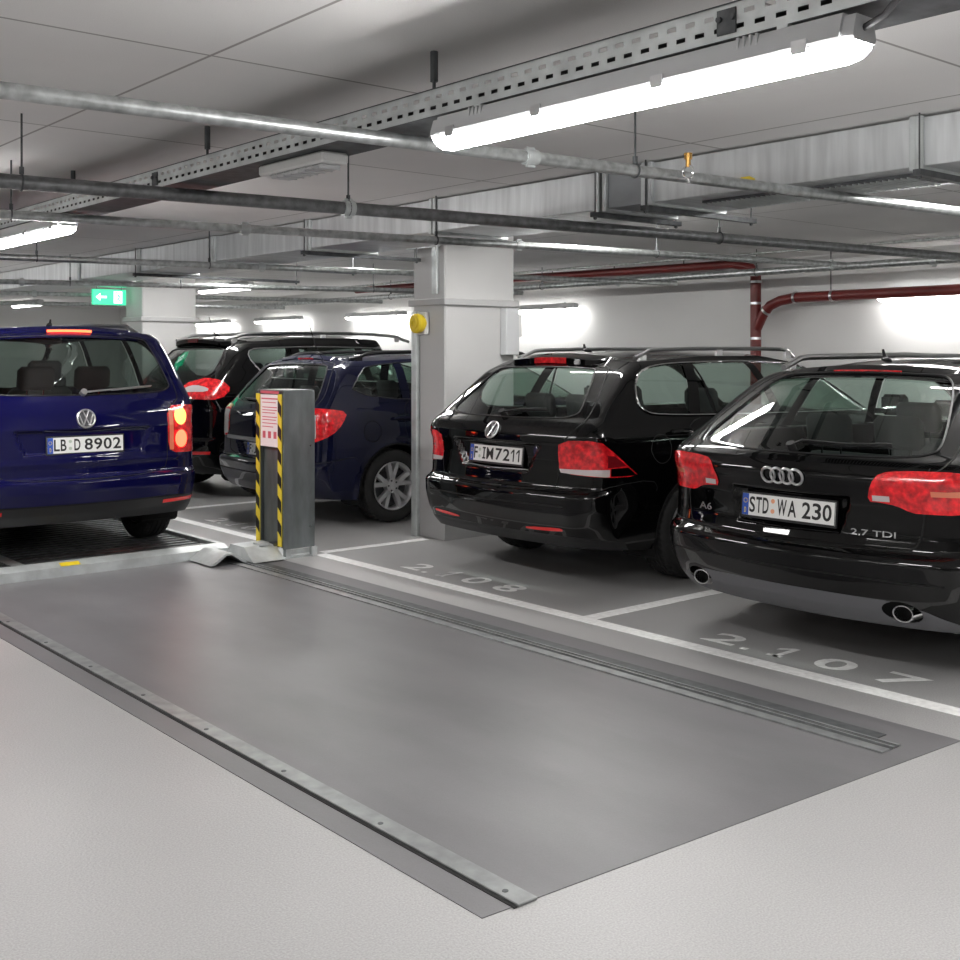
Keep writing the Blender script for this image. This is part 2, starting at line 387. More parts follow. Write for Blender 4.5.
CARS={
 'audi':dict(pos=(4.53,3.24,0,0),L=4.93,W=.9275,belt=.97,
   rear=[(.2,.2),(.25,.13),(.31,.075),(.38,.035),(.46,.008),(.535,.0),(.56,.012),(.575,.045),(.585,.06),(.65,.075),(.78,.075),(.86,.06),(.9,.06),(.95,.08),(.98,.12),(1.0,.16),(1.3,.60),(1.34,.68),(1.37,.78),(1.45,.95)],
   wid=[(z*.985,w) for z,w in WID['wagon']],
   top=[(0,1.345),(.5,1.355),(1.2,1.385),(2.2,1.395),(3.2,1.38),(4,1.34)],
   z0=[(0,.235),(.3,.22),(5,.2)],xw=3.65,xt=2.85,axle=(1.13,1.13+2.843),tyre=.325,rr=.28,rru=.13,crown=.17),
 'golf':dict(pos=(4.80,5.67,0,0),L=4.534,W=.8905,belt=1.0,
   rear=[(.2,.2),(.26,.12),(.32,.07),(.4,.03),(.5,.005),(.585,.0),(.605,.012),(.62,.05),(.64,.065),(.8,.075),(.9,.06),(.95,.06),(1.0,.085),(1.03,.12),(1.06,.16),(1.34,.47),(1.38,.55),(1.5,.8)],
   wid=WID['wagon'],
   top=[(0,1.405),(.6,1.422),(1.4,1.442),(2.2,1.445),(3.0,1.42),(4,1.35)],
   z0=[(0,.27),(.4,.235),(5,.2)],xw=3.45,xt=2.75,axle=(1.05,3.63),tyre=.316,rr=.22,rru=.12,crown=.09),
 'opel':dict(pos=(4.93,8.95,0,0),L=4.515,W=.895,belt=1.0,
   rear=[(.2,.2),(.26,.11),(.33,.05),(.42,.012),(.5,.0),(.535,.012),(.55,.05),(.7,.06),(.8,.06),(.9,.06),(.96,.075),(1.0,.11),(1.03,.14),(1.34,.39),(1.38,.46),(1.5,.7)],
   wid=WID['wagon'],
   top=[(0,1.395),(.6,1.405),(1.4,1.425),(2.2,1.43),(3.0,1.41),(4,1.35)],
   z0=[(0,.25),(.4,.22),(5,.2)],xw=3.4,xt=2.7,axle=(.9,3.603),tyre=.318,rr=.16,rru=.1,crown=.07),
 'smax':dict(pos=(5.0,11.37,0,0),L=4.77,W=.93,belt=1.06,
   rear=[(.2,.2),(.26,.11),(.33,.05),(.45,.012),(.55,.0),(.6,.012),(.62,.05),(.8,.06),(.95,.06),(1.04,.08),(1.08,.11),(1.12,.15),(1.50,.50),(1.585,.62),(1.7,.8)],
   wid=[(z+(.05 if z>1.4 else 0),w) for z,w in WID['mpvlow']],
   top=[(0,1.59),(.6,1.605),(1.4,1.635),(2.2,1.635),(3.0,1.60),(4,1.5)],
   z0=[(0,.27),(.4,.22),(5,.2)],xw=3.85,xt=2.8,axle=(.95,3.8),tyre=.34,rr=.28,rru=.16,crown=.14),
 'touran':dict(pos=(2.94,7.56,.06,1),L=4.407,W=.897,belt=1.06,
   rear=[(.2,.2),(.26,.1),(.33,.045),(.4,.015),(.48,.0),(.545,.0),(.565,.012),(.58,.045),(.7,.05),(.9,.055),(1.0,.075),(1.08,.1),(1.5,.3),(1.54,.36),(1.7,.6)],
   wid=WID['mpv'],
   top=[(0,1.535),(.6,1.545),(1.4,1.57),(2.2,1.575),(3.0,1.55),(4,1.48)],
   z0=[(0,.27),(.4,.22),(5,.2)],xw=3.6,xt=2.75,axle=(.85,3.528),tyre=.318,rr=.2,rru=.1,crown=.09),
}
# ------------------------------------------------------------------ car builder
def pip(poly,x,y):
    r=False; n=len(poly); j=n-1
    for i in range(n):
        xi,yi=poly[i]; xj,yj=poly[j]
        if (yi>y)!=(yj>y) and x<(xj-xi)*(y-yi)/(yj-yi)+xi: r=not r
        j=i
    return r
def split_cells(cells,poly):
    x0=min(p[0] for p in poly);x1=max(p[0] for p in poly);y0=min(p[1] for p in poly);y1=max(p[1] for p in poly)
    keep=[];act=[]
    for c in cells:
        xs=[p[0] for p in c]; ys=[p[1] for p in c]
        (keep if max(xs)<x0 or min(xs)>x1 or max(ys)<y0 or min(ys)>y1 else act).append(c)
    n=len(poly)
    for i in range(n):
        a=poly[i]; b=poly[(i+1)%n]; ex,ey=b[0]-a[0],b[1]-a[1]; L=math.hypot(ex,ey)
        if L<1e-7: continue
        ex/=L; ey/=L; bx0,bx1=min(a[0],b[0]),max(a[0],b[0]); by0,by1=min(a[1],b[1]),max(a[1],b[1]); out=[]
        for c in act:
            xs=[p[0] for p in c]; ys=[p[1] for p in c]
            if max(xs)<bx0-1e-6 or min(xs)>bx1+1e-6 or max(ys)<by0-1e-6 or min(ys)>by1+1e-6: out.append(c); continue
            d=[ex*(p[1]-a[1])-ey*(p[0]-a[0]) for p in c]
            if min(d)>-1e-5 or max(d)<1e-5: out.append(c); continue
            P1=[];P2=[]; m=len(c)
            for k in range(m):
                p,q=c[k],c[(k+1)%m]; dp,dq=d[k],d[(k+1)%m]
                if dp>=0: P1.append(p)
                if dp<=0: P2.append(p)
                if (dp>0 and dq<0) or (dp<0 and dq>0):
                    t=dp/(dp-dq); w=(p[0]+(q[0]-p[0])*t,p[1]+(q[1]-p[1])*t); P1.append(w); P2.append(w)
            for w in (P1,P2):
                if len(w)>=3: out.append(w)
        act=out
    return keep+act
class CarB:
    def __init__(s,spec,root,paint):
        d=spec; s.d=d; s.root=root; s.paint=paint
        S=Surf(d['L'],d['W'],d['belt'],d['rear'],d['wid'],d['top'],d['z0'],front(d['L'],d['belt'],d['xw'],d['xt'],1.4 if d['L']!=0 else 0),hood(d['L'],d['belt']),rr=d['rr'],rru=d['rru'],crown=d['crown'],disp=d.get('disp',()))
        S.Lup=d['xw']; s.S=S; s.regs=[]; s.frontlen=d['W']*2+d['L']; s.uplen=d['W']*2+d['xw']
    # feature points: ('R',y,z) tail plane, ('S',x,z,side) flank, ('P',x,y,z) free point
    def pt(s,p,side=1):
        if p[0]=='R': a,b=s.S.rear(p[1],p[2]); a=a*side; return (a,b)
        if p[0]=='S':
            w=float(np.interp(p[2],s.S.wz,s.S.ww))*s.d['W']; a,b=s.S.at(p[1],w,p[2]); return (a*side,b)
        if p[0]=='P': a,b=s.S.at(p[1],p[2],p[3]); return (a*side,b)
        if p[0]=='D': return (p[1]*side,p[2])
    def poly(s,kind,pts,side=1,rnd=2,step=.04,closed=True):
        if rnd: pts=chaikin(pts,rnd,closed) if kind!='P' else pts
        if kind in 'RS': pts=densify(pts,step,closed); q=[s.pt((kind,)+tuple(p),side) for p in pts]
        else:
            q=[s.pt((kind,)+tuple(p),side) for p in pts]
            if rnd and kind=='P': q=chaikin(q,rnd,closed)
            q=densify(q,step,closed)
        return q
    def region(s,name,matn,polys,off=0,parent=None,label=None,thick=0):
        r=dict(name=name,mat=matn,poly=polys,off=off,parent=parent,label=label); s.regs.append(r); return r
    def eval(s,sv,off=0):
        a=np.array([p[0] for p in sv]); b=np.array([p[1] for p in sv]); P=s.S.P(a,b); N=s.S.nrm(s.S.P,a,b)
        if not hasattr(s,'sg'):
            n0=s.S.nrm(s.S.base,np.array([0.]),np.array([.5]))[0]; s.sg=-1 if n0[0]>0 else 1
        N=N*s.sg
        return P+N*off,N
    def skin(s):
        d=s.d; W=d['W']
        def lines(tot,Lx):
            g=list(np.arange(0,W+.45,.022)); x=g[-1]
            while x<W+1.9: x+=.045; g.append(x)
            while x<tot-.12: x+=.11; g.append(x)
            g.append(tot); return [-q for q in g[:0:-1]]+g
        body=[]; groups={}
        for lo,hi,n,tot,Lx in ((0,1,56,s.frontlen,d['L']),(1,2,30,s.uplen,d['xw'])):
            sl=lines(tot,Lx); vl=[lo+(hi-lo)*i/n for i in range(n+1)]
            cells=[[(sl[i],vl[j]),(sl[i+1],vl[j]),(sl[i+1],vl[j+1]),(sl[i],vl[j+1])] for i in range(len(sl)-1) for j in range(n)]
            for r in s.regs:
                if min(p[1] for p in r['poly'])>=hi or max(p[1] for p in r['poly'])<=lo: continue
                cells=split_cells(cells,r['poly'])
            bbs=[(min(p[0] for p in r['poly']),max(p[0] for p in r['poly']),min(p[1] for p in r['poly']),max(p[1] for p in r['poly'])) for r in s.regs]
            for c in cells:
                ar=0; 
                for k in range(len(c)): ar+=c[k][0]*c[(k+1)%len(c)][1]-c[(k+1)%len(c)][0]*c[k][1]
                if abs(ar)<1e-9: continue
                cx=sum(p[0] for p in c)/len(c); cy=sum(p[1] for p in c)/len(c); hit=-1
                for k,r in enumerate(s.regs):
                    b=bbs[k]
                    if b[0]<=cx<=b[1] and b[2]<=cy<=b[3] and pip(r['poly'],cx,cy): hit=k;break
                key=(hit,hi) if hit<0 else (hit,hi)
                groups.setdefault(key,[]).append(c)
        out={}
        for (k,hi),cells in groups.items():
            r=s.regs[k] if k>=0 else None
            if r and r['name']=='hole': continue
            idx={};sv=[];F=[]
            for c in cells:
                f=[]
                for p in c:
                    q=(round(p[0],5),round(p[1],5))
                    if q not in idx: idx[q]=len(sv); pv=p[1]
                    
                        
                    if idx[q]==len(sv): sv.append((p[0], (max(pv,1.00001) if hi==2 else min(pv,1.0))))
                    if not f or f[-1]!=idx[q]: f.append(idx[q])
                if len(f)>1 and f[0]==f[-1]: f.pop()
                if len(f)>=3: F.append(f[::s.order()])
            P,N=s.eval(sv,r['off'] if r else 0)
            if r is None: key='body'
            else: key=(r['name'],r['mat'],id(r['parent']) if r['parent'] is not None else 0,r.get('gid',k))
            o=out.setdefault(key,dict(mb=MB(),N=[],r=r)); o['mb'].add(P,F,0,True); o['N']+= [tuple(n) for n in N]
        # body with roof cap and gap lines
        o=out['body']; mb=o['mb']
        sl=[q for q in lines(s.uplen,d['xw']) if q>=0]; 
        P,_=s.eval([(q,2.0) for q in sl]); K=10; V=[];S=s.S
        ref=[P[i] for i in range(len(sl))]
        for i,p in enumerate(ref):
            ye=p[1]; bn=min(1,abs(ye)/(S.W*float(np.interp(1.41,S.wz,S.ww))*.9999)) if ye>0 else 0
            for k in range(-K,K+1):
                t=k/K; y=ye*t; z=p[2]+S.cap*(bn**2)*(1-t*t)
                V.append((p[0],y,z))
        n=2*K+1; F=[(i*n+k,i*n+k+1,(i+1)*n+k+1,(i+1)*n+k) for i in range(len(ref)-1) for k in range(n-1)]
        F=[f for f in F if max(abs(V[f[a]][0]-V[f[b]][0])+abs(V[f[a]][1]-V[f[b]][1]) for a,b in ((0,2),(1,3)))>1e-4]
        VN=np.zeros((len(V),3)); VV=np.array(V)
        for f in F:
            nn=np.cross(VV[f[2]]-VV[f[0]],VV[f[3]]-VV[f[1]]); nn=nn if nn[2]>0 else -nn
            for q in f: VN[q]+=nn
        VN[(np.abs(VN).sum(1)==0)]=(0,0,1); VN/=np.linalg.norm(VN,axis=1,keepdims=True)
        F=[f if np.cross(VV[f[2]]-VV[f[0]],VV[f[3]]-VV[f[1]])[2]>0 else f[::-1] for f in F]
        mb.add(V,F,0,True); o['N']+=[tuple(q) for q in VN]; s.roofV=(V,F)
        # bonnet
        sl=[q for q in lines(s.frontlen,d['L']) if q>=W+d['xw']-.6]
        P,_=s.eval([(q,1.0) for q in sl]); V=[]
        for p in P:
            for k in range(-6,7): t=k/6; V.append((p[0],p[1]*t,p[2]+.05*(1-t*t)*(min(1,p[1]/.6)**2)))
        n=13; F=[(i*n+k,i*n+k+1,(i+1)*n+k+1,(i+1)*n+k) for i in range(len(P)-1) for k in range(n-1)]
        VV=np.array(V); F=[f for f in F if np.linalg.norm(np.cross(VV[f[2]]-VV[f[0]],VV[f[3]]-VV[f[1]]))>1e-8]
        F=[f if np.cross(VV[f[2]]-VV[f[0]],VV[f[3]]-VV[f[1]])[2]>0 else f[::-1] for f in F]
        mb.add(V,F,0,True); o['N']+=[(0,0,1)]*len(V)
        for (path,wd) in s.gaps:
            q=densify(path,.02,False); P,N=s.eval(q,.0012); V=[];F=[];NN=[]
            for i in range(len(P)):
                t=Vector(P[min(i+1,len(P)-1)]-P[max(i-1,0)]); nn=Vector(N[i]); w=t.cross(nn)
                w=w.normalized()*wd/2 if w.length>1e-9 else Vector((0,0,0))
                V+=[Vector(P[i])-w,Vector(P[i])+w]; NN+=[tuple(nn)]*2
            F=[(2*i,2*i+1,2*i+3,2*i+2) for i in range(len(P)-1)]
            mb.add(V,F,1,True); o['N']+=NN
        made={}
        mb.n=o['N']; s.body=mb.build('body',[s.paint,'gap'],s.root)
        s.objs={}
        for key,o in out.items():
            if key=='body': continue
            r=o['r']; o['mb'].n=o['N']; par=s.root
            ob=o['mb'].build(r['name'],r['mat'],par); r['obj']=ob; s.objs.setdefault(r.get('gid'),[]).append(ob)
            if r['label']: ob['label']=r['label']
        for r in s.regs:
            if r['parent'] is not None and r.get('obj') and r['parent'].get('obj'): r['obj'].parent=r['parent']['obj']
        return s.body
    def order(s): return -1
    gaps=()
    def strip(s,name,path,r,matn,off=0,closed=False,seg=6,parent=None,step=.025,sy=1.0,mb=None):
        q=densify(path,step,closed); P,N=s.eval(q,off); m=mb or MB(); m.tube([tuple(p) for p in P],r,seg,closed=closed,sy=sy)
        if mb is None: return m.build(name,matn,parent or s.root)
    def frame_at(s,p,side=1):
        P,N=s.eval([s.pt(p,side)]); return Vector(P[0]),Vector(N[0])
    # ---- common equipment
    def wheel(s,x,side,style,name='wheel'):
        d=s.d; R=d['tyre']; w=.205; yc=side*(d['W']-.035-w/2-.0); rr=R*.66
        M=MB(); o=(x,yc,R); ax=(0,side,0); h=w/2
        # rim barrel + dish
        prof=[(-h*.8,rr*.98),(-h*.4,rr*.92),(h*.2,rr*.9),(h*.72,rr*.95),(h*.82,rr*1.0),(h*.9,rr*1.0),(h*.9,rr*.965),(h*.75,rr*.93)]
        M.lathe(prof,o,ax,56)
        M.lathe([(-h*.1,0.001),(-h*.1,rr*.91)],o,ax,40,1)
        def ring(u,v,hh): return (x+u,yc+side*hh,R+v)
        n=style[0]; 
        for k in range(n):
            a=2*math.pi*k/n+style[1]
            for off in style[2]:
                w0,w1=style[3]; r0,r1=.05,rr*.95; P=[]
                ca,sa=math.cos(a),math.sin(a); sp=off
                q=[(r0,-w0/2),(r1,-w1/2+sp),(r1,w1/2+sp),(r0,w0/2)]
                q=[(u*ca-v*sa,u*sa+v*ca) for u,v in q]
                V=[ring(*q[0],h*.62),ring(*q[1],h*.8),ring(*q[2],h*.8),ring(*q[3],h*.62),ring(*q[0],h*.2),ring(*q[1],h*.35),ring(*q[2],h*.35),ring(*q[3],h*.2)]
                M.add(V,[(0,1,2,3),(4,5,1,0),(1,5,6,2),(2,6,7,3),(3,7,4,0),(7,6,5,4)],0)
        M.cyl(ring(0,0,h*.1),ring(0,0,h*.68),.062,24); M.cyl(ring(0,0,h*.6),ring(0,0,h*.72),.032,20,0)
        for k in range(5):
            a=2*math.pi*(k+.5)/5; M.cyl(ring(.045*math.cos(a),.045*math.sin(a),h*.6),ring(.045*math.cos(a),.045*math.sin(a),h*.7),.009,8,1)
        wo=M.build(name,['alloy','dark_metal'],s.root)
        T=MB(); V=[];F=[]; prof=[(-.80,rr/R+.0),(-.96,.74),(-1.0,.84),(-.97,.93),(-.86,.98),(-.72,.995),(-.6,1.0),(-.56,1.0),(-.54,.977),(-.48,.977),(-.46,1.0),(-.22,1.0),(-.20,.975),(-.12,.975),(-.10,1.0),(.10,1.0),(.12,.975),(.20,.975),(.22,1.0),(.46,1.0),(.48,.977),(.54,.977),(.56,1.0),(.6,1.0),(.72,.995),(.86,.98),(.97,.93),(1.0,.84),(.96,.74),(.80,rr/R)]
        NS=144
        for k in range(NS):
            t=2*math.pi*k/NS
            for (hh,r) in prof:
                q=r*R
                if abs(hh)>=.55 and r>.9 and k%3==0: q-=.006
                if abs(hh)<.5 and r>=1 and (k+int(hh*10))%4==0: q-=.004
                V.append((x+q*math.cos(t),yc+hh*h,R+q*math.sin(t)))
        n=len(prof)
        for k in range(NS):
            l=(k+1)%NS
            for i in range(n-1): F.append((k*n+i,k*n+i+1,l*n+i+1,l*n+i))
        T.add(V,F,0,True); T.build('tyre','rubber',wo,sharp=30)
        return wo
    def seat(s,x,y,w=.5,back=.62,z=.33,bench=False):
        M=MB(); 
        def pad(x0,x1,y0,y1,z0,z1,lean=0):
            st=len(M.v); M.box((x0,y0,z0),(x1,y1,z1),0,.04)
            for i in range(st,len(M.v)):
                X,Y,Z=M.v[i]; M.v[i]=(X-(Z-z0)*lean,Y,Z)
        pad(x,x+.5,y-w/2,y+w/2,z,z+.16); pad(x-.04,x+.10,y-w/2,y+w/2,z+.1,z+back,.30)
        ob=M.build('seat','seat_cloth',s.root,sharp=50)
        hs=[y] if not bench else [y-w*.34,y,y+w*.34]
        top=z+back
        for hy in hs:
            H=MB(); st=0; H.box((x-.25,hy-.13,top+.045),(x-.14,hy+.13,top+.22),0,.03)
            for i in range(len(H.v)): X,Y,Z=H.v[i]; H.v[i]=(X-(Z-top)*.15,Y,Z)
            for q in(-.06,.06): H.cyl((x-.19,hy+q,top-.03),(x-.20,hy+q,top+.08),.006,8,1)
            H.build('headrest',['seat_cloth','chrome'],ob,sharp=50)
    def equip(s,style,interior=True,extra=None):
        d=s.d; W=d['W']; L=d['L']; a0,a1=d['axle']; R=d['tyre']
        for x in (a0,a1):
            for sd in (-1,1): s.wheel(x,sd,style)
        # underbody, wheel housings
        U=MB(); U.box((.36,-W+.3,.235),(L-.3,W-.3,.36)); 
        for (x0,x1) in ((.40,a0-R-.09),(a0+R+.09,a1-R-.09),(a1+R+.09,L-.35)): U.box((x0,-W+.09,.27),(x1,W-.09,.36))
        for x in (a0,a1):
            for sd in(-1,1):
                prof=[(x+ (R+.075)*math.cos(t),R+(R+.075)*math.sin(t)) for t in [math.pi*(-.18+1.36*k/20) for k in range(21)]]
                V=[];F=[]
                for (u,v) in prof: V+=[(u,sd*(W-.045),max(v,.16)),(u,sd*(W-.32),max(v,.16))]
                F=[(2*i,2*i+1,2*i+3,2*i+2) for i in range(20)]; U.add(V,F,0,True)
                n=len(U.v); U.add([(u,sd*(W-.32),max(v,.16)) for u,v in prof],[tuple(range(21))],0)
        U.build('underbody','gap',s.root)
        # cabin
        b=d['belt']; hz=max(p[1] for p in d['top']); seatz=hz-1.07
        F_=MB(); F_.box((.35,-W+.12,.38),(d['xw']+.1,W-.12,.44)); F_.build('cabin_floor','interior',s.root)
        V,F=s.roofV; Lm=MB(); Lm.add([(p[0],p[1]*.97,p[2]-.035) for p in V if True],F,0,True); Lm.build('headliner','liner',s.root)
        D=MB(); D.box((d['xw']-.55,-W+.14,.6),(d['xw']-.02,W-.14,b-.06),0,.05); D.build('dashboard','interior',s.root)
        St=MB(); cx=Vector((d['xw']-.78,.36,b-.12)); ax=Vector((-1,0,.45)).normalized(); aa,bb=St.frame(ax)
        St.tube([cx+(aa*math.cos(t)+bb*math.sin(t))*.18 for t in [2*math.pi*k/28 for k in range(28)]],.014,8,closed=True); St.cyl(cx-ax*.12,cx,.03); St.cyl(cx-aa*.18,cx+aa*.18,.014,8); St.build('steering_wheel','interior',s.root)
        for sy in(-.36,.36): s.seat(d['xw']-1.5,sy,.5,.62,seatz)
        s.seat(d['xw']-2.35,0,1.24,.58,seatz,bench=True)
        # door mirrors
        for sd in(-1,1):
            Mm=MB(); w=float(np.interp(b+.03,s.S.wz,s.S.ww))*W; x=d['xw']-.18
            Mm.box((x-.05,sd*(w+.05),b-.01),(x+.09,sd*(w+.23),b+.15),0,.03); Mm.box((x,sd*(w-.03),b+.0),(x+.05,sd*(w+.08),b+.04)); o=Mm.build('side_mirror',s.paint,s.root)
            g=MB(); g.box((x-.053,sd*(w+.07),b+.01),(x-.049,sd*(w+.21),b+.13)); g.build('mirror_glass','chrome',o)
    def rail(s,x0,x1,matn,z=.045,r=.015,inset=.07,flat=1.0,sides=(-1,1)):
        for sd in sides:
            P=[]
            n=24
            for i in range(n+1):
                t=i/n; x=x0+(x1-x0)*t; w=float(np.interp(x,s.S.tt,s.S.tz)); q=s.S.P(np.array([s.S.at(x,W_(s,x),w)[0]]),np.array([2.0]))[0]
                y=q[1]-inset; e=sstep(min(t,1-t)/.10)
                P.append((x,sd*y,w+.004+z*float(e)))
            m=MB(); m.tube(P,r,8,sy=flat)
            for f in (.06,.5,.94): i=int(f*n); p=P[i]; m.box((p[0]-.03,p[1]-.012,p[2]-z-.01),(p[0]+.03,p[1]+.012,p[2]))
            m.build('roof_rail',matn,s.root)
    def antenna(s,x,h=.055,fin=True,lean=-.35,mast=0):
        z=float(np.interp(x,s.S.tt,s.S.tz))+s.S.cap; m=MB()
        m.tube([(x+.06,0,z-.005),(x+.03,0,z+.006),(x,0,z+.012),(x-.03,0,z+.010)],[.006,.016,.02,.006],12,sy=.8)
        m.cyl((x-.0,0,z+.005),(x+lean*h,0,z+h),.012,10,0,.006)
        if mast: m.cyl((x,0,z+.01),(x+lean*mast,0,z+mast),.0035,6)
        m.build('antenna','black_plastic',s.root)
    def spoiler(s,ymax,over,matn,drop=.05,up=.012,v0=1.97,brake=None,bmat='red_lens',lip=.04,inn=.09):
        def sec(y,f,g=0.0):
            sv=s.S.rear(y,s.d['belt']+.2)[0]
            P,_=s.eval([(sv,2.0),(sv,v0-.10)]); T,U=P
            return [(T[0]+inn,T[1],T[2]+.004),(T[0]+.0,T[1],T[2]+up),(T[0]-over*f-g,T[1],T[2]-.012*f-.004),(T[0]-over*f*1.0-g,T[1],T[2]-lip),(U[0]-.004,U[1],U[2]-.0)]
        n=28; V=[];F=[]
        ys=[-ymax+2*ymax*i/n for i in range(n+1)]
        for y in ys:
            f=float(sstep((ymax-abs(y))/.10))*.9+.1; V+=sec(y,f)
        k=5
        for i in range(n):
            for j in range(k): F.append((i*k+j,i*k+(j+1)%k,(i+1)*k+(j+1)%k,(i+1)*k+j))
        F+=[tuple(range(k)),tuple(range(n*k,n*k+k))[::-1]]
        m=MB(); m.add(V,F,0,True); so=m.build('spoiler',matn,s.root,sharp=28)
        if brake:
            V=[];F=[]; yb=brake
            for i in range(17):
                y=-yb+2*yb*i/16; q=sec(y,1,.004); a,b=q[2],q[3]
                V+=[(a[0],a[1],a[2]+.002),(b[0],b[1],b[2]+.004),(b[0]+.02,b[1],b[2]+.004),(a[0]+.02,a[1],a[2]+.002)]
            for i in range(16):
                for j in range(4): F.append((i*4+j,i*4+(j+1)%4,(i+1)*4+(j+1)%4,(i+1)*4+j))
            F+=[(0,1,2,3),(64,65,66,67)]
            m=MB(); m.add(V,F); m.build('brake_light',bmat,s.root)
    def plate(s,y,z,texts,w=.52,h=.11,tilt=8,off=.012,seals=((.30,.72),(.30,.3)),sealmats=('seal_orange','seal_grey'),frame=True,gap=.0):
        P,N=s.frame_at(('R',y,z)); O=Vector((P.x-off,y,z)); t=math.radians(tilt)
        U=Vector((0,-1,0)); V=Vector((math.sin(t),0,math.cos(t))); Nn=Vector((-math.cos(t),0,math.sin(t)))
        def fn(dz): return lambda a,b: tuple(O+U*((a-.5)*w)+V*((b-.5)*h)+Nn*dz)
        def slab(m,a0,a1,b0,b1,z0,z1,mi):
            f0,f1=fn(z0),fn(z1); m.prism(rect(a0,a1,b0,b1),z0,z1,lambda u,v,hh:fn(hh)(u,v),mi)
        F=MB(); slab(F,-.012,1.012,-.09,1.06,-.010,.0,0); fo=F.build('plate_frame','black_plastic',s.root)
        m=MB(); slab(m,0,1,0,1,0,.003,0); po=m.build('licence_plate','plate_white',fo)
        m=MB(); slab(m,.004,.075,.03,.97,.003,.0036,0)
        for k in range(12):
            a=2*math.pi*k/12; cx,cy=.04+.02*math.cos(a),.66+.095*math.sin(a)*1.0; slab(m,cx-.0035,cx+.0035,cy-.016,cy+.016,.0036,.004,1)
        f=fn(.0042); put_text(m,'D',.030,.050,.13,.36,f,1,.02)
        # thin black border and characters
        for r_ in ((0.006,.994,.0,.025),(0.006,.994,.975,1),(0,.006,0,1),(.994,1,0,1)): slab(m,*r_,.003,.0036,2)
        f=fn(.0040)
        for (st,x0,x1) in texts:
            wt=[.52 if c=='I' else .62 if c=='1' else 1.12 if c in 'MW' else 1 for c in st]; g_=.16; tot=sum(wt)+g_*(len(st)-1); u=x0
            for c,wc in zip(st,wt):
                k=(x1-x0)/tot
                put_char(m,c,u,u+wc*k,.16,.86,f,2,.018)
                u+=(wc+g_)*k
        for (q,mt) in zip(seals,(3,4)):
            m.prism([(q[0]+.021*math.cos(a),q[1]+.1*math.sin(a)*1.0) for a in [2*math.pi*k/16 for k in range(16)]],.003,.0044,lambda u,v,hh:fn(hh)(u,v),mt)
        m.build('plate_lettering',['plate_blue','yellow','plate_black',*sealmats],fo)
    def emblem(s,kind,y,z,R=.06,off=.008):
        P,N=s.frame_at(('R',y,z)); U=Vector((0,-1,0)); V=N.cross(U)*-1
        if V.z<0: V=-V
        m=MB(); O=P+N*off
        def g(a,b,h=0): return O+U*a+V*b+N*h
        def ring(cx,cy,r,t=.006): m.tube([g(cx+r*math.cos(a),cy+r*math.sin(a)) for a in [2*math.pi*k/36 for k in range(36)]],t,8,closed=True)
        def bar(p,q,t=.0055): m.tube([g(*p),g(*q)],t,6,smooth=False)
        if kind=='vw':
            m.prism([(R*.98*math.cos(a),R*.98*math.sin(a)) for a in [2*math.pi*k/36 for k in range(36)]],-.006,-.002,lambda u,v,h:g(u,v,h),1); ring(0,0,R)
            q=R; T=.085*R*1.0
            bar((-.33*q,.86*q),(0,.08*q),T); bar((.33*q,.86*q),(0,.08*q),T)
            bar((-.80*q,.50*q),(-.36*q,-.80*q),T); bar((-.36*q,-.80*q),(0,.0*q),T); bar((0,0),(.36*q,-.80*q),T); bar((.36*q,-.80*q),(.80*q,.50*q),T)
            mats=['satin_silver','grey_plastic']
        elif kind=='rings':
            for k in (-1.5,-.5,.5,1.5): ring(k*R*1.42,0,R,.0065)
            mats=['satin_silver']
        elif kind=='bolt':
            ring(0,0,R,.007); bar((-R*1.0,R*.12),(R*.22,R*.12),.006); bar((R*.22,R*.12),(-R*.22,-R*.12),.005); bar((-R*.22,-R*.12),(R*1.0,-R*.12),.006); mats=['chrome']
        m.build('emblem',mats,s.root)
    def badge(s,st,y0,y1,z0,z1,matn='satin_silver'):
        m=MB()
        V,F=text_mesh(st,.01); xs=[v[0] for v in V]; ys=[v[1] for v in V]; ax,bx,ay,by=min(xs),max(xs),min(ys),max(ys)
        sv=[s.S.rear(y0+(v[0]-ax)/(bx-ax)*(y1-y0),z0+(v[1]-ay)/(by-ay)*(z1-z0)) for v in V]
        P,N=s.eval(sv,.004); m.add([tuple(p) for p in P],F); P,N=s.eval(sv,.001); m.build('model_badge',matn,s.root)
    def handles(s,pos,z,matn=None,w=.21):
        for x in pos:
            for sd in(-1,1):
                q=s.poly('S',[(x,z),(x+w/2,z+.004),(x+w,z)],sd,0,.03,False); s.strip('door_handle',q,[.008]+[.016]*(len(densify(q,.025,False))-2)+[.008],matn or s.paint,.022,sy=.8)
    def wiper(s,y0,z0,path,matn='black_plastic'):
        m=MB(); q=[s.S.rear(*p) for p in path]; P,N=s.eval(densify(q,.04,False),.022); n=len(P); m.tube([tuple(p) for p in P],[.012-.006*i/(n-1) for i in range(n)],8,sy=.6)
        P,N=s.eval([s.S.rear(*path[0])],.0); p=Vector(P[0]); nn=Vector(N[0]); m.cyl(p-nn*.01,p+nn*.035,.022,14)
        q=[s.S.rear(*p) for p in path[1:]]; P,N=s.eval(densify(q,.04,False),.008); m.tube([tuple(p) for p in P],.006,6)
        m.build('rear_wiper',matn,s.root)
def W_(s,x): return float(np.interp(1.4,s.S.wz,s.S.ww))*s.d['W']
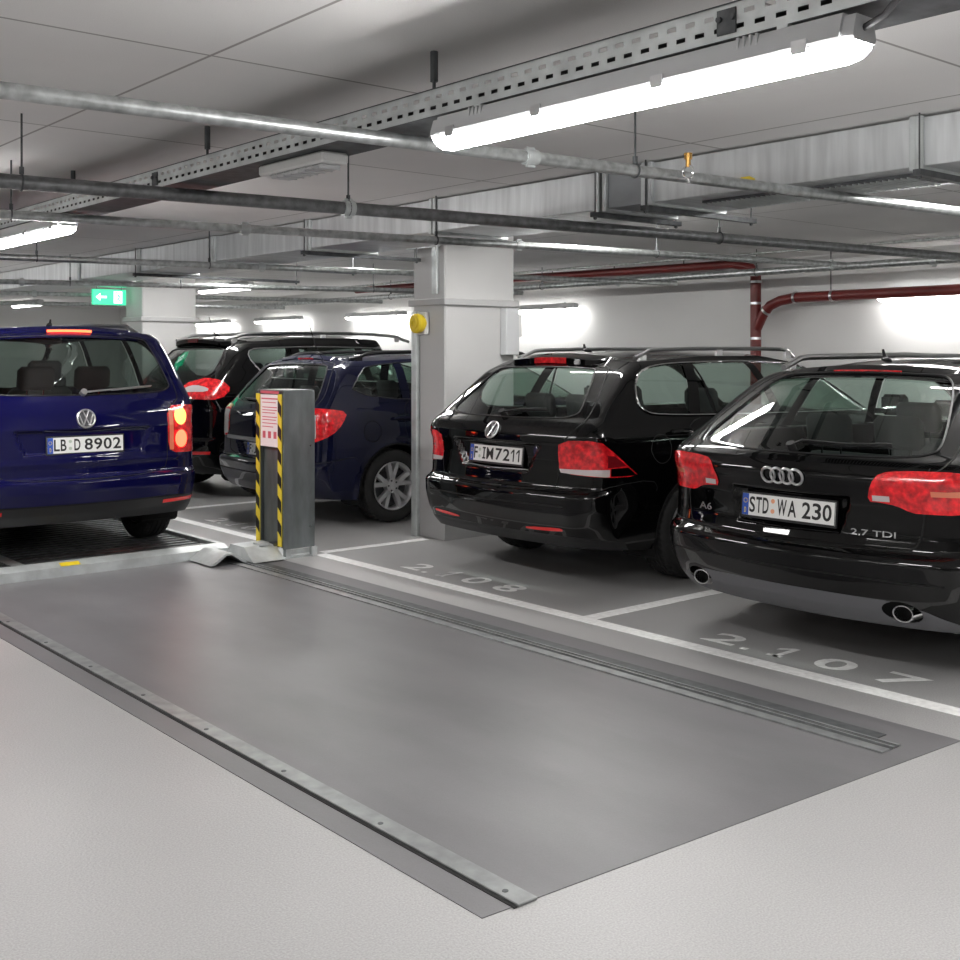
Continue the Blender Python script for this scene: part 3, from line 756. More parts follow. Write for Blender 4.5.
def glazing(B,dlo,pillars,trim=None,glass='car_glass',seal_r=.006):
    """dlo: flank window outline (x,z); pillars: (x_bottom, x_top, half width) dividing bars"""
    d=dlo; zb,zt=min(p[1] for p in d),max(p[1] for p in d)
    for sd in(-1,1):
        rest=chaikin(d,2); parts=[]; 
        for (xb,xt,hw) in pillars:
            k=(xt-xb)/(zt-zb)
            a=(xb-hw,zb); b=(xt-hw,zt); parts.append(clip(rest,a,b)); a=(xb+hw,zb); b=(xt+hw,zt); rest=clip(rest,b,a)
        parts.append(rest)
        for q in parts:
            if len(q)<3: continue
            B.region('side_window',glass,B.poly('S',q,sd,0,.05),-.006)
        if trim: B.trims.append((B.poly('S',chaikin(d,2),sd,0,.03),trim))
# ------------------------------------------------------------------ the five cars
def new_car(key,paint,label,disp=()):
    d=dict(CARS[key]); d['disp']=disp; X,Y,Z,r=d['pos']
    root=empty('car',(X,Y,Z),math.pi/2 if r else 0,label,'car')
    B=CarB(d,root,paint); B.trims=[]; B.gaps=[]; return B
def arches(B,extra=.055):
    d=B.d; R=d['tyre']+extra
    for x in d['axle']:
        for sd in(-1,1):
            arc=[(x+R*math.cos(t),d['tyre']+R*math.sin(t)) for t in [math.pi*(-.10+1.20*k/36) for k in range(37)]]
            q=[B.pt(('S',u,max(v,.2)),sd) for u,v in arc]; qq=q+[(q[-1][0],-.06),(q[0][0],-.06)]
            B.region('hole','gap',qq); B.gaps.append((q,.016))
def screens(B,glass='car_glass'):
    u=B.uplen; W=B.d['W']; s0=W+B.d['xw']+.16
    q=[(s0,1.10),(s0,1.90),(s0+.08,1.95),(2*u-s0-.08,1.95),(2*u-s0,1.90),(2*u-s0,1.10),(2*u-s0-.1,1.06),(s0+.1,1.06)]
    # the two halves meet on the centre line (s = +-uplen)
    B.region('windscreen',glass,densify([(s0,1.10),(s0,1.90),(s0+.1,1.95),(u+.01,1.95),(u+.01,1.05),(s0+.1,1.05)],.1))
    B.region('windscreen',glass,densify([(-s0,1.10),(-s0,1.90),(-s0-.1,1.95),(-u-.01,1.95),(-u-.01,1.05),(-s0-.1,1.05)],.1))
def half(pts): return [(y,z) for y,z in pts]+[(-y,z) for y,z in pts[::-1] if y>0]
def rear_glass(B,pts,glass='car_glass',seal='black_plastic'):
    q=B.poly('R',half(pts),1,2,.04); B.glassq=q; B.region('rear_window',glass,q,-.004); B.trims.append((q,seal))
def doors(B,xs,zb,zt,ztop=None):
    """shut lines of the doors: (x_low,x_belt,x_top)"""
    for sd in(-1,1):
        for (a,b,c) in xs:
            B.gaps.append((B.poly('S',[(a,zb),(b,(zb+zt)/2),(b,B.d['belt']),(c,zt)],sd,2,.04,False),.007))
        B.gaps.append((B.poly('S',[(xs[0][0],zb),(xs[-1][0],zb)],sd,0,.08,False),.007))
def finish(B,style):
    B.skin()
    for (q,t) in B.trims: B.strip('window_seal',q,.0055 if t!='chrome' else .0085,t,.001,closed=True)
    B.equip(style)
def flap(B,x,z,r):
    q=[B.pt(('S',x+r*math.cos(t),z+r*math.sin(t)),-1) for t in [2*math.pi*k/28 for k in range(29)]]; B.gaps.append((q,.006))

# ---- black estate in the middle
B=new_car('golf','black_paint','black estate car with silver roof rails in bay 2.108, beside the big pillar',
  disp=[('rear',-.030,.03,[(-.1,.725),(.30,.725),(.42,.885),(-.1,.885)]),('side',.006,.06,[(.0,.90),(3.9,.87),(3.9,.955),(.0,.975)])])
rear_glass(B,[(0,1.048),(.50,1.052),(.60,1.075),(.61,1.11),(.485,1.345),(.44,1.362),(0,1.372)])
for sd in(-1,1):
    lampo=[(.122,.575,.925),(.115,.56,.83),(.12,.575,.728),(.257,.806,.708),(.50,.868,.705),(.44,.864,.75),(.37,.855,.80),(.30,.825,.865),(.22,.792,.935)]
    R0=dict(name='tail_light',mat='red_lens',poly=B.poly('P',lampo,sd,1),off=.004,parent=None,label='red tail light with a clear strip along the bottom')
    B.region('reverse_lens','clear_lens',B.poly('P',[(.118,.578,.752),(.12,.585,.729),(.257,.806,.712),(.285,.815,.712),(.285,.815,.755),(.25,.80,.755)],sd,0),.0045,R0)
    B.region('side_lens','dark_red_lens',B.poly('P',[(.27,.812,.765),(.27,.812,.84),(.31,.826,.835),(.40,.858,.772)],sd,0),.0045,R0)
    B.region('side_lens','dark_glass',B.poly('P',[(.288,.815,.714),(.288,.815,.762),(.41,.858,.762),(.485,.866,.71)],sd,0),.0045,R0)
    B.regs.append(R0)
    B.region('reflector','reflector',B.poly('R',[(.33,.362),(.62,.372),(.635,.388),(.60,.395),(.33,.380)],sd,1),.003)
dlo=[(.60,1.17),(.63,1.10),(.74,1.065),(1.6,1.045),(3.05,1.03),(3.30,1.04),(2.98,1.20),(2.62,1.35),(2.35,1.395),(1.9,1.405),(1.3,1.400),(.92,1.385),(.72,1.345),(.63,1.26)]
arches(B); screens(B)
glazing(B,dlo,[(1.10,1.24,.05),(1.34,1.28,.012),(2.02,1.90,.05)],'chrome')
w0=B.d['W']
B.region('lower_bumper','black_plastic',densify([(-w0-.25,-.01),(w0+.25,-.01),(w0+.25,.075),(w0-.1,.10),(-w0+.1,.10),(-w0-.25,.075)],.1),0)
B.gaps.append((B.poly('R',[(0,1.405),(.53,1.385),(.585,1.33),(.70,1.10),(.69,1.0),(.62,.93),(.575,.80),(.565,.66),(.53,.615),(0,.61)],1,2,.03,False),.008)); B.gaps.append(([(-a,b) for a,b in B.gaps[-1][0]],.008))
for sd in(-1,1): B.gaps.append((B.poly('P',[(.10,.58,.61),(.2,.76,.62),(.30,.85,.66),(.62,.88,.68),(.66,.88,.60)],sd,1,.03,False),.006))
B.gaps.append((B.poly('R',[(-.66,.53),(0,.525),(.66,.53)],1,0,.04,False),.010))
doors(B,[(1.42,.98,1.24),(2.12,2.02,1.92),(3.10,3.18,3.0)],.33,1.06); flap(B,.72,.86,.09)
finish(B,(5,.3,(-.035,.035),(.035,.03)))
B.spoiler(.57,.115,'black_paint',lip=.058,brake=.20,up=.014)
B.rail(.80,2.62,'satin_silver',.048,.014,.045); B.antenna(.92,.05)
B.plate(.0,.805,[('F',.085,.155),('IM',.25,.46),('7211',.50,.965)],tilt=6,off=.012,seals=((.195,.70),(.195,.3)),sealmats=('seal_grey','seal_grey'))
B.emblem('vw',0,.963,.056); B.handles((.80,1.74),.955); B.wiper(0,1.06,[(.0,1.062),(-.14,1.085),(-.36,1.095)])
m=MB(); P,N=B.frame_at(('R',-.365,.835)); U=Vector((0,-1,0)); V=Vector((0,0,1))
m.prism([(0,-.05),(.02,0),(0,.05),(-.02,0)],.001,.006,lambda u,v,h:P+U*u+V*v+N*h); m.prism([(0,-.022),(.009,0),(0,.022),(-.009,0)],.006,.007,lambda u,v,h:P+U*u+V*v+N*h,1); m.build('diamond_badge',['chrome','gap'],B.root)
q=B.poly('R',[(-.33,.725),(0,.718),(.33,.725)],1,0,.04,False); B.strip('chrome_strip',q,.006,'chrome',.002)
GOLF=B

# ---- black estate on the right
B=new_car('audi','black_paint','black estate car with four-ring badge in bay 2.107, furthest right',
  disp=[('rear',-.030,.03,[(-.1,.645),(.275,.645),(.325,.80),(-.1,.80)]),('rear',.008,.05,[(-.1,.875),(.75,.86),(.75,.93),(-.1,.945)])])
rear_glass(B,[(0,.985),(.50,.99),(.62,1.005),(.655,1.04),(.53,1.28),(.47,1.335),(.40,1.352),(0,1.362)])
arches(B); screens(B)
dlo=[(.70,1.04),(.80,1.025),(3.3,.99),(3.50,1.0),(3.1,1.17),(2.72,1.31),(2.45,1.355),(1.9,1.37),(1.3,1.365),(1.0,1.34),(.86,1.28)]
glazing(B,dlo,[(1.28,1.42,.05),(2.22,2.10,.05)],'chrome')
for sd in(-1,1):
    L_=[('R',.41,.795),('R',.43,.875),('R',.47,.925),('R',.56,.937),('R',.66,.94),('P',.21,.80,.942),('P',.36,.865,.925),('P',.46,.885,.88),('P',.42,.885,.80),('P',.21,.79,.757),('R',.66,.757),('R',.60,.757),('R',.54,.785),('R',.47,.795)]
    q=chaikin([B.pt(p,sd) for p in L_],1)
    R0=dict(name='tail_light',mat='red_lens',poly=densify(q,.04),off=.004,parent=None,label='wide red wrap-around tail light')
    B.region('reverse_lens','clear_lens',B.poly('R',[(.435,.80),(.435,.825),(.51,.825),(.51,.80)],sd,0),.0045,R0)
    B.region('indicator_lens','orange_lens',densify([B.pt(p,sd) for p in [('R',.68,.835),('R',.68,.86),('P',.21,.80,.862),('P',.38,.87,.862),('P',.38,.87,.838),('P',.21,.80,.836)]],.04),.0045,R0)
    B.regs.append(R0)
    B.gaps.append((B.poly('R',[(.645,.745),(.655,.85),(.665,.955)],sd,0,.03,False),.007))
    B.gaps.append((B.poly('P',[(.10,.60,.585),(.2,.79,.60),(.33,.88,.62),(.70,.92,.64),(.76,.92,.56)],sd,1,.03,False),.006))
w0=B.d['W']
B.region('lower_bumper','dark_grey_paint',B.poly('R',[(-.80,.2),(-.80,.26),(-.62,.355),(-.45,.372),(.45,.372),(.62,.355),(.80,.26),(.80,.2)],1,1),0)
B.gaps.append((B.poly('R',[(0,1.385),(.50,1.37),(.60,1.30),(.73,1.03),(.72,.955),(.665,.93),(.655,.76),(.635,.62),(.59,.585),(0,.575)],1,2,.03,False),.008)); B.gaps.append(([(-a,b) for a,b in B.gaps[-1][0]],.008))
for sd in(-1,1): B.regs.insert(0,dict(name='hole',mat='gap',off=0,parent=None,label=None,poly=densify([B.pt(('R',.56+.085*math.cos(t),max(.24,.318+.050*math.sin(t))),sd) for t in [2*math.pi*k/28 for k in range(28)]],.03)))
B.gaps.append((B.poly('R',[(-.75,.455),(-.4,.462),(0,.462),(.4,.462),(.75,.455)],1,0,.04,False),.008))
doors(B,[(1.50,1.06,1.36),(2.32,2.22,2.10),(3.40,3.40,3.2)],.33,1.02); flap(B,.86,.84,.09)
finish(B,(5,.1,(0,),(.06,.05)))
B.spoiler(.60,.05,'black_paint',lip=.030,brake=.235,up=.008)
B.rail(.95,3.0,'satin_silver',.05,.018,.05); B.antenna(.95,.06)
B.plate(.0,.722,[('STD',.085,.30),('WA',.395,.60),('230',.66,.965)],tilt=5,off=.014,seals=((.345,.74),(.345,.3)),sealmats=('seal_orange','seal_orange'))
B.emblem('rings',.0,.882,.036); B.handles((.98,2.0),.90)
B.badge('A6',.565,.47,.665,.70); B.badge('2.7 TDI',-.335,-.535,.640,.668)
B.wiper(0,1.0,[(.02,1.0),(-.02,1.025),(-.25,1.02),(-.45,1.03)])
for sd in(-1,1):
    m=MB(); P,_=B.frame_at(('R',sd*.56,.325)); prof=[(0,.032),(-.001,.037),(.03,.037),(.16,.035),(.16,.028),(.05,.028),(.01,.030)]
    m.lathe(prof,(P.x+.012,sd*.56,.310),(1,0,0),28,closed=True); m.lathe([(.08,.001),(.08,.029)],(P.x+.012,sd*.56,.310),(1,0,0),20,1); st=0
    for i in range(len(m.v)): x,y,z=m.v[i]; m.v[i]=(x,sd*.56+(y-sd*.56)*1.35,z)
    m.build('exhaust_pipe',['chrome','gap'],B.root)
q=B.poly('R',[(-.28,.640),(0,.634),(.28,.640)],1,0,.04,False); B.strip('chrome_strip',q,.005,'black_paint',.002)

# ---- dark blue estate behind the post
B=new_car('opel','navy_paint','dark blue estate car half hidden behind the hazard-striped steel post',
  disp=[('rear',-.035,.03,[(-.1,.56),(.33,.56),(.45,.69),(-.1,.69)]),('arch',.016,.07,(.9,.318,.385)),('side',.006,.05,[(.5,.93),(3.9,.90),(3.9,.96),(.5,.985)])])
rear_glass(B,[(0,1.02),(.58,1.03),(.68,1.06),(.66,1.12),(.53,1.33),(.47,1.362),(0,1.372)])
arches(B,.05); screens(B)
dlo=[(.44,1.058),(3.0,1.03),(3.25,1.04),(2.92,1.20),(2.60,1.34),(2.3,1.385),(1.7,1.395),(1.2,1.39),(.80,1.36),(.66,1.33)]
glazing(B,dlo,[(1.06,1.06,.045),(1.98,1.88,.05)],'black_plastic')
for sd in(-1,1):
    R0=dict(name='tail_light',mat='red_lens',poly=B.poly('P',[(.09,.60,.99),(.16,.73,1.005),(.256,.79,1.0),(.431,.817,.972),(.37,.83,.88),(.26,.81,.78),(.161,.752,.714),(.09,.62,.715)],sd,1),off=.004,parent=None,label='tall red and clear tail light')
    B.region('reverse_lens','clear_lens',B.poly('P',[(.09,.63,.95),(.13,.70,.955),(.19,.76,.95),(.19,.765,.76),(.14,.72,.73),(.09,.64,.74)],sd,0),.0045,R0); B.regs.append(R0)
    B.gaps.append((B.poly('P',[(.10,.58,.55),(.15,.76,.555),(.24,.84,.56),(.46,.87,.60),(.50,.87,.56)],sd,1,.03,False),.007))
B.region('tailgate_handle','silver_paint',B.poly('R',[(-.66,.690),(-.66,.725),(.66,.725),(.66,.690)],1,0),.006)
B.gaps.append((B.poly('R',[(0,1.40),(.55,1.39),(.62,1.30),(.75,1.08),(.70,1.0),(.60,.96),(.595,.66),(.56,.565),(0,.55)],1,2,.03,False),.008)); B.gaps.append(([(-a,b) for a,b in B.gaps[-1][0]],.008))
B.gaps.append((B.poly('R',[(-.74,.43),(0,.425),(.74,.43)],1,0,.04,False),.012))
doors(B,[(1.30,1.00,1.08),(2.05,1.96,1.86),(3.02,3.02,2.9)],.33,1.05); flap(B,.655,.80,.088)
finish(B,(5,math.pi/2,(-.048,.048),(.042,.036)))
B.spoiler(.60,.05,'navy_paint',lip=.03,brake=.16,up=.012)
B.rail(.62,2.9,'black_plastic',.05,.016,.05); B.antenna(.66,.03,mast=.33)
B.plate(.0,.620,[('F',.085,.155),('JM',.25,.44),('9',.50,.59)],tilt=4,off=.006,seals=((.195,.70),(.195,.3)),sealmats=('seal_grey','seal_grey'))
B.emblem('bolt',0,.875,.055,.01); B.handles((.86,1.7),.90); B.wiper(0,1.03,[(.0,1.025),(.2,1.045),(.45,1.05)])

# ---- black people carrier between the two blue cars
B=new_car('smax','black_paint','tall black people carrier parked behind the dark blue estate car',
  disp=[('rear',-.03,.03,[(-.1,.74),(.33,.74),(.40,.90),(-.1,.90)]),('side',.006,.05,[(.6,.96),(4.0,.92),(4.0,1.0),(.6,1.03)])])
rear_glass(B,[(0,1.15),(.45,1.165),(.68,1.225),(.725,1.28),(.63,1.48),(.58,1.512),(0,1.522)],'dark_glass')
arches(B); screens(B,'dark_glass')
dlo=[(.72,1.505),(.93,1.24),(1.1,1.20),(3.4,1.12),(3.7,1.12),(3.3,1.30),(2.85,1.46),(2.5,1.525),(1.7,1.54),(1.1,1.53)]
glazing(B,dlo,[(1.35,1.35,.05),(2.25,2.15,.05)],'chrome','dark_glass')
for sd in(-1,1):
    R0=dict(name='tail_light',mat='red_lens',poly=B.poly('P',[(.225,.47,1.162),(.30,.62,1.20),(.36,.70,1.222),(.46,.80,1.20),(.545,.862,1.10),(.429,.877,1.0),(.20,.70,1.01),(.144,.60,1.015),(.13,.50,1.06)],sd,1),off=.004,parent=None,label='large red tail light with a clear inner lens')
    B.region('reverse_lens','clear_lens',B.poly('P',[(.15,.53,1.06),(.19,.52,1.12),(.28,.64,1.15),(.36,.76,1.12),(.33,.77,1.08),(.22,.66,1.08)],sd,1),.0045,R0); B.regs.append(R0)
    B.region('reflector','reflector',B.poly('P',[(.14,.70,.46),(.14,.70,.49),(.30,.87,.49),(.30,.87,.46)],sd,0),.003)
B.gaps.append((B.poly('R',[(0,1.545),(.60,1.53),(.70,1.42),(.78,1.26),(.56,1.02),(.62,.74),(.58,.63),(0,.62)],1,2,.03,False),.008)); B.gaps.append(([(-a,b) for a,b in B.gaps[-1][0]],.008))
doors(B,[(1.5,1.25,1.36),(2.3,2.2,2.1),(3.4,3.45,3.3)],.33,1.15)
finish(B,(5,.2,(0,),(.06,.05)))
B.spoiler(.74,.16,'black_paint',lip=.055,up=.012,v0=1.97,brake=.15,bmat='dark_red_lens')
B.rail(.62,3.0,'satin_silver',.05,.018,.05); B.antenna(.80,.05,mast=.2)
B.emblem('bolt',0,.98,.05,.01); B.handles((1.0,1.95),.99); B.wiper(0,1.2,[(.0,1.17),(.2,1.2),(.42,1.21)])

# ---- blue van-like car on the pallet
B=new_car('touran','blue_paint','bright blue people carrier with brake lights on, standing on the steel pallet at left',
  disp=[('rear',-.022,.03,[(-.1,.735),(.40,.735),(.46,.885),(-.1,.885)]),('rear',.008,.05,[(-.1,.655),(.72,.655),(.72,.69),(-.1,.69)])])
rear_glass(B,[(0,1.118),(.58,1.125),(.655,1.16),(.655,1.20),(.56,1.47),(.51,1.512),(0,1.522)],'dark_glass')
arches(B); screens(B)
dlo=[(.50,1.17),(.62,1.13),(3.2,1.10),(3.45,1.10),(3.1,1.28),(2.75,1.43),(2.4,1.50),(1.7,1.515),(1.1,1.51),(.72,1.47)]
glazing(B,dlo,[(1.08,1.10,.05),(2.08,1.98,.05)],'black_plastic','dark_glass')
for sd in(-1,1):
    R0=dict(name='tail_light',mat='red_lens',poly=B.poly('P',[(.127,.60,1.03),(.17,.77,1.035),(.27,.85,1.02),(.32,.87,.98),(.30,.87,.78),(.22,.84,.70),(.13,.76,.695),(.094,.62,.70),(.10,.60,.80)],sd,1),off=.004,parent=None,label='tail light with two glowing round lamps, one above the other')
    for zc,mt in ((.955,'lit_amber_lens'),(.795,'lit_red_lens')):
        B.region('round_lamp',mt,[B.pt(('R',.705+.050*math.cos(t),zc+.062*math.sin(t)),sd) for t in [2*math.pi*k/24 for k in range(24)]],.008,R0)
    B.region('lamp_surround','orange_lens',B.poly('R',[(.612,.72),(.612,1.01),(.645,1.01),(.645,.72)],sd,0),.0045,R0)
    B.regs.append(R0)
    B.region('reflector','reflector',B.poly('P',[(.07,.55,.352),(.07,.55,.378),(.12,.74,.385),(.20,.82,.385),(.20,.82,.360),(.12,.74,.358)],sd,0),.004)
    B.gaps.append((B.poly('P',[(.08,.58,.56),(.15,.78,.565),(.25,.86,.58),(.46,.89,.60)],sd,1,.03,False),.007))
w0=B.d['W']
B.region('lower_bumper','black_plastic',densify([(-w0-.3,-.01),(w0+.3,-.01),(w0+.3,.16),(-w0-.3,.16)],.1),0)
B.gaps.append((B.poly('R',[(0,1.54),(.54,1.53),(.62,1.42),(.72,1.10),(.66,1.04),(.60,1.02),(.595,.66),(.56,.57),(0,.56)],1,2,.03,False),.008)); B.gaps.append(([(-a,b) for a,b in B.gaps[-1][0]],.008))
B.gaps.append((B.poly('R',[(-.72,.40),(0,.395),(.72,.40)],1,0,.04,False),.010))
doors(B,[(1.35,1.05,1.12),(2.15,2.08,1.98),(3.2,3.2,3.05)],.33,1.12)
finish(B,(5,.3,(-.03,.03),(.035,.03)))
B.spoiler(.56,.055,'blue_paint',lip=.035,brake=.20,bmat='lit_brake',up=.010)
B.rail(.60,3.0,'satin_silver',.05,.016,.06); B.antenna(.75,.05)
B.plate(.0,.79,[('LB',.085,.245),('D',.345,.425),('8902',.48,.965)],tilt=3,off=.010,seals=((.295,.72),(.295,.3)),sealmats=('seal_grey','seal_grey'))
B.emblem('vw',0,.962,.060); B.handles((.85,1.8),.97); B.wiper(0,1.13,[(.0,1.13),(-.2,1.145),(-.50,1.165)],'satin_silver')
# ------------------------------------------------------------------ the garage
CH=2.45; XW=10.0; YF=24.0; XL=-6.0; YN=-6.0
def slab(name,a,b,m,kind='structure',label=None,cat=None,bev=0,group=None):
    mb=MB(); mb.box(a,b,0,bev); o=mb.build(name,m); return tag(o,label,cat,group,kind)
slab('floor',(XL,YN,-.1),(XW+.2,YF+.2,0),'floor_light')
m=MB(); m.prism([(1.905,2.262),(4.16,2.147),(4.16,7.50),(1.905,7.50)],-.02,.0025,lambda u,v,h:(u,v,h)); tag(m.build('floor','floor_dark'),kind='structure')
slab('ceiling',(XL-.2,YN-.2,CH),(XW+.2,YF+.2,CH+.15),'ceiling')
slab('wall_right',(XW,YN,0),(XW+.2,YF+.2,CH),'wall_white')
slab('wall_far',(XL-.2,YF,0),(XW,YF+.2,CH),'wall_white')
slab('wall_left',(XL-.2,YN,0),(XL,YF,CH),'wall_white')
slab('wall_near',(XL-.2,YN-.2,0),(XW+.2,YN,CH),'wall_white')
# pillars
def pillar(x0,x1,y0,y1,label):
    r=empty('pillar',((x0+x1)/2,(y0+y1)/2,0),0,label,'pillar'); o=r.location
    def b(nm,a,c,m,bev=.006):
        mb=MB(); mb.box(tuple(a[i]-o[i] for i in range(3)),tuple(c[i]-o[i] for i in range(3)),0,bev); return mb.build(nm,m,r)
    b('shaft',(x0,y0,0),(x1,y1,CH),'pillar_paint',.012); b('collar',(x0-.03,y0-.03,1.84),(x1+.03,y1+.03,1.895),'beam_grey'); b('plinth',(x0-.004,y0-.004,0),(x1+.004,y1+.004,.62),'beam_grey',.002)
    return r
P1=pillar(5.555,6.28,7.045,7.46,'big white square concrete pillar with yellow alarm, beside the black estate car')
P2=pillar(5.55,6.22,12.68,13.15,'white concrete pillar far left, behind the blue people carrier')
pillar(5.555,6.28,1.45,1.86,'white concrete pillar right of the frame') if 0 else None
m=MB(); m.box((5.515,7.364,0),(5.551,7.434,1.80),0,.004); tag(m.build('cable_conduit','galv'),'pale grey cable trunking running down the big pillar below the yellow alarm','conduit')
m=MB(); m.box((5.525,7.12,1.93),(5.551,7.18,2.33),0,.004); m.box((5.515,7.1,2.3),(5.551,7.5,2.315)); tag(m.build('wall_bracket','galv'),'short grey upright rail on the big pillar above its collar','bracket')
m=MB(); m.box((6.12,6.96,1.45),(6.26,7.04,1.83),0,.006); jb=m.build('junction_box','lamp_housing'); tag(jb,'tall grey junction box on the right face of the big pillar','junction box')
m=MB(); m.box((6.262,6.98,1.60),(6.31,7.04,1.78),0,.006); m.cyl((6.27,7.0,1.44),(6.27,7.0,1.49),.015); m.build('switch','white_plastic',jb)
# yellow alarm sounder
al=empty('alarm_beacon',(5.51,7.30,1.70),0,'round yellow alarm sounder on the big pillar','alarm')
m=MB(); m.box((.0,-.06,-.09),(.042,.06,.09),0,.008); m.build('back_box','white_plastic',al)
m=MB(); m.lathe([(0,.001),(0,.058),(.02,.07),(.05,.078),(.075,.078),(.085,.065),(.085,.001)],(.02,0,0),(-1,0,0),32); m.lathe([(.085,.02),(.092,.022),(.092,.045),(.085,.047)],(.02,0,0),(-1,0,0),24); m.build('horn','yellow',al)
# painted lines
def line(x0,x1,y0,y1,label,group=None):
    m=MB(); n=max(1,int(max(x1-x0,y1-y0)/.5)); m.box((x0,y0,0),(x1,y1,.0016)); tag(m.build('painted_line','road_white'),label,'painted line',group)
line(4.44,4.54,-1.2,7.16,'long white line painted in front of bays 2.107 and 2.108')
line(4.44,4.54,7.72,10.0,'white line painted in front of the dark blue estate car')
line(4.44,4.54,10.08,15.6,'white line painted in front of the tall black people carrier')
line(4.54,9.6,4.42,4.52,'white dividing line between the bays of the two black estate cars')
line(4.54,5.50,7.17,7.26,'white dividing line ending at the foot of the big pillar')
line(4.54,9.6,10.08,10.18,'white dividing line between the dark blue estate car and the black people carrier')
line(4.54,9.6,1.72,1.82,'white dividing line right of the bay 2.107') if 0 else None
def number(st,y0,y1,label,x0=4.635,x1=4.835):
    root=empty('bay_number',(x0,(y0+y1)/2,0),0,label,'bay number'); O=Vector((x0,(y0+y1)/2,0)); w=(y0-y1); parts=[('2',0,.17),('.',.215,.245),('1',.33,.42),('0',.545,.71),(st[-1],.83,1.0)]
    for ch,a,b in parts:
        m=MB()
        fn=lambda u,v:(x0+v,y0-u,.0022)
        if ch=='.': m.box((x0,y0-b*w,0),(x0+.03,y0-a*w,.002))
        else: put_char(m,ch,a*w,b*w,0,x1-x0,fn,0,.02,True)
        m.v=[tuple(Vector(q)-O) for q in m.v]; m.build('dot' if ch=='.' else 'digit','road_white',root)
    # stencil bridges are left unpainted
number('2.107',3.78,2.62,'white bay number 2.107 painted behind the rightmost car')
number('2.108',6.38,5.26,'white bay number 2.108 painted behind the middle black car')
number('2.109',9.30,8.20,'white bay number 2.109 painted behind the dark blue estate car')
# steel rails in the floor
def rail_floor(x0,x1,y0,y1,label,kind):
    r=empty('guide_rail',(x0,y0,0),0,label,'floor rail')
    L=y1-y0; m=MB()
    if kind=='flat':
        m.box((0,0,.001),(x1-x0,L,.009),0,.002); 
        for k in range(9): m.cyl(((x1-x0)*.35,.08+k*L/9,.008),((x1-x0)*.35,.08+k*L/9,.0105),.009,12,1)
        m.build('steel_strip',['rail_steel','dark_metal'],r); m=MB(); m.box((-.014,0,.0026),(-.002,L,.0045)); m.build('slot','gap',r)
    else:
        m.box((0,0,.001),(.055,L,.010),0,.002); m.box((.075,0,.001),(.085,L,.012)); m.build('steel_strip','rail_steel',r)
        m=MB(); m.box((.056,0,.0026),(.074,L,.004)); m.box((.086,0,.0026),(.115,L,.0045)); m.box((.13,.1,.0026),(.20,L-.1,.006)); m.build('slot','dark_metal',r)
        m=MB(); m.box((.116,0,.001),(.128,L,.009)); m.build('inner_strip','rail_steel',r)
    return r
rail_floor(2.015,2.085,2.245,7.48,'flat galvanised guide rail on the near left edge of the dark floor track','flat')
rail_floor(3.80,4.0,2.26,7.42,'double galvanised guide rail along the right side of the dark floor track','double')
# pallet carrying the blue car
pl=empty('parking_pallet',(3.0,9.7,0),0,'galvanised steel parking pallet carrying the bright blue people carrier','parking pallet')
def pb(m,x0,x1,y0,y1,z0,z1,bev=0): m.box((x0-3.0,y0-9.7,z0),(x1-3.0,y1-9.7,z1),0,bev)
m=MB(); m.prism([(7.50-9.7,.0),(7.50-9.7,.066),(7.56-9.7,.088),(7.62-9.7,.088),(7.62-9.7,.0)],1.90-3.0,3.93-3.0,lambda u,v,h:(h,u,v)); m.build('front_beam','galv',pl)
m=MB(); pb(m,1.95,3.93,7.625,12.3,.015,.045); m.build('deck','steel_deck',pl)
m=MB()
for k in range(44): y=7.68+k*.105; pb(m,1.97,3.92,y,y+.05,.045,.060,.004)
m.build('deck_ribs','steel_deck',pl)
for x in (1.90,3.93-.03): m=MB(); pb(m,x,x+.05,7.625,12.3,.0,.085,.004); m.build('side_beam','galv',pl)
m=MB(); pb(m,2.50,2.58,7.625,12.3,.055,.064); m.build('yellow_mark','galv',pl)
m=MB(); m.add([(2.73-3,7.505-9.7,.0705),(2.86-3,7.505-9.7,.0705),(2.86-3,7.552-9.7,.0868),(2.73-3,7.552-9.7,.0868)],[(0,1,2,3)]); m.build('yellow_sticker','yellow',pl)
# guide blocks beside the pallet
def vblock(x0,x1,y0,y1,h,label,tilt=0,lip=True):
    m=MB(); w=x1-x0; q=[(x0,0),(x0+w*.06,0),(x0+w*.42,h*.86),(x0+w*.56,h*.90),(x0+w*.92,.0),(x1,.0),(x0+w*.62,h),(x0+w*.40,h)]
    m.prism([(x0,.013),(x0+w*.40,h),(x0+w*.60,h),(x1,.013),(x1-.03,.013),(x0+w*.57,h-.012),(x0+w*.43,h-.012),(x0+.03,.013)],y0,y1,lambda u,v,hh:(u+(hh-y0)*tilt,hh,v)); return tag(m.build('guide_block','galv'),label,'guide block')
vblock(3.62,3.90,7.16,7.495,.085,'folded galvanised guide plate at the right end of the pallet',-.0)
m=MB(); m.prism([(7.08,.013),(7.15,.05),(7.22,.105),(7.42,.105),(7.50,.02),(7.48,.013)],3.905,4.154,lambda u,v,h:(h,u,v)); m.box((4.02,7.2,.103),(4.10,7.3,.118)); tag(m.build('guide_block','galv'),'bent galvanised cover plate at the foot of the striped post','guide block')
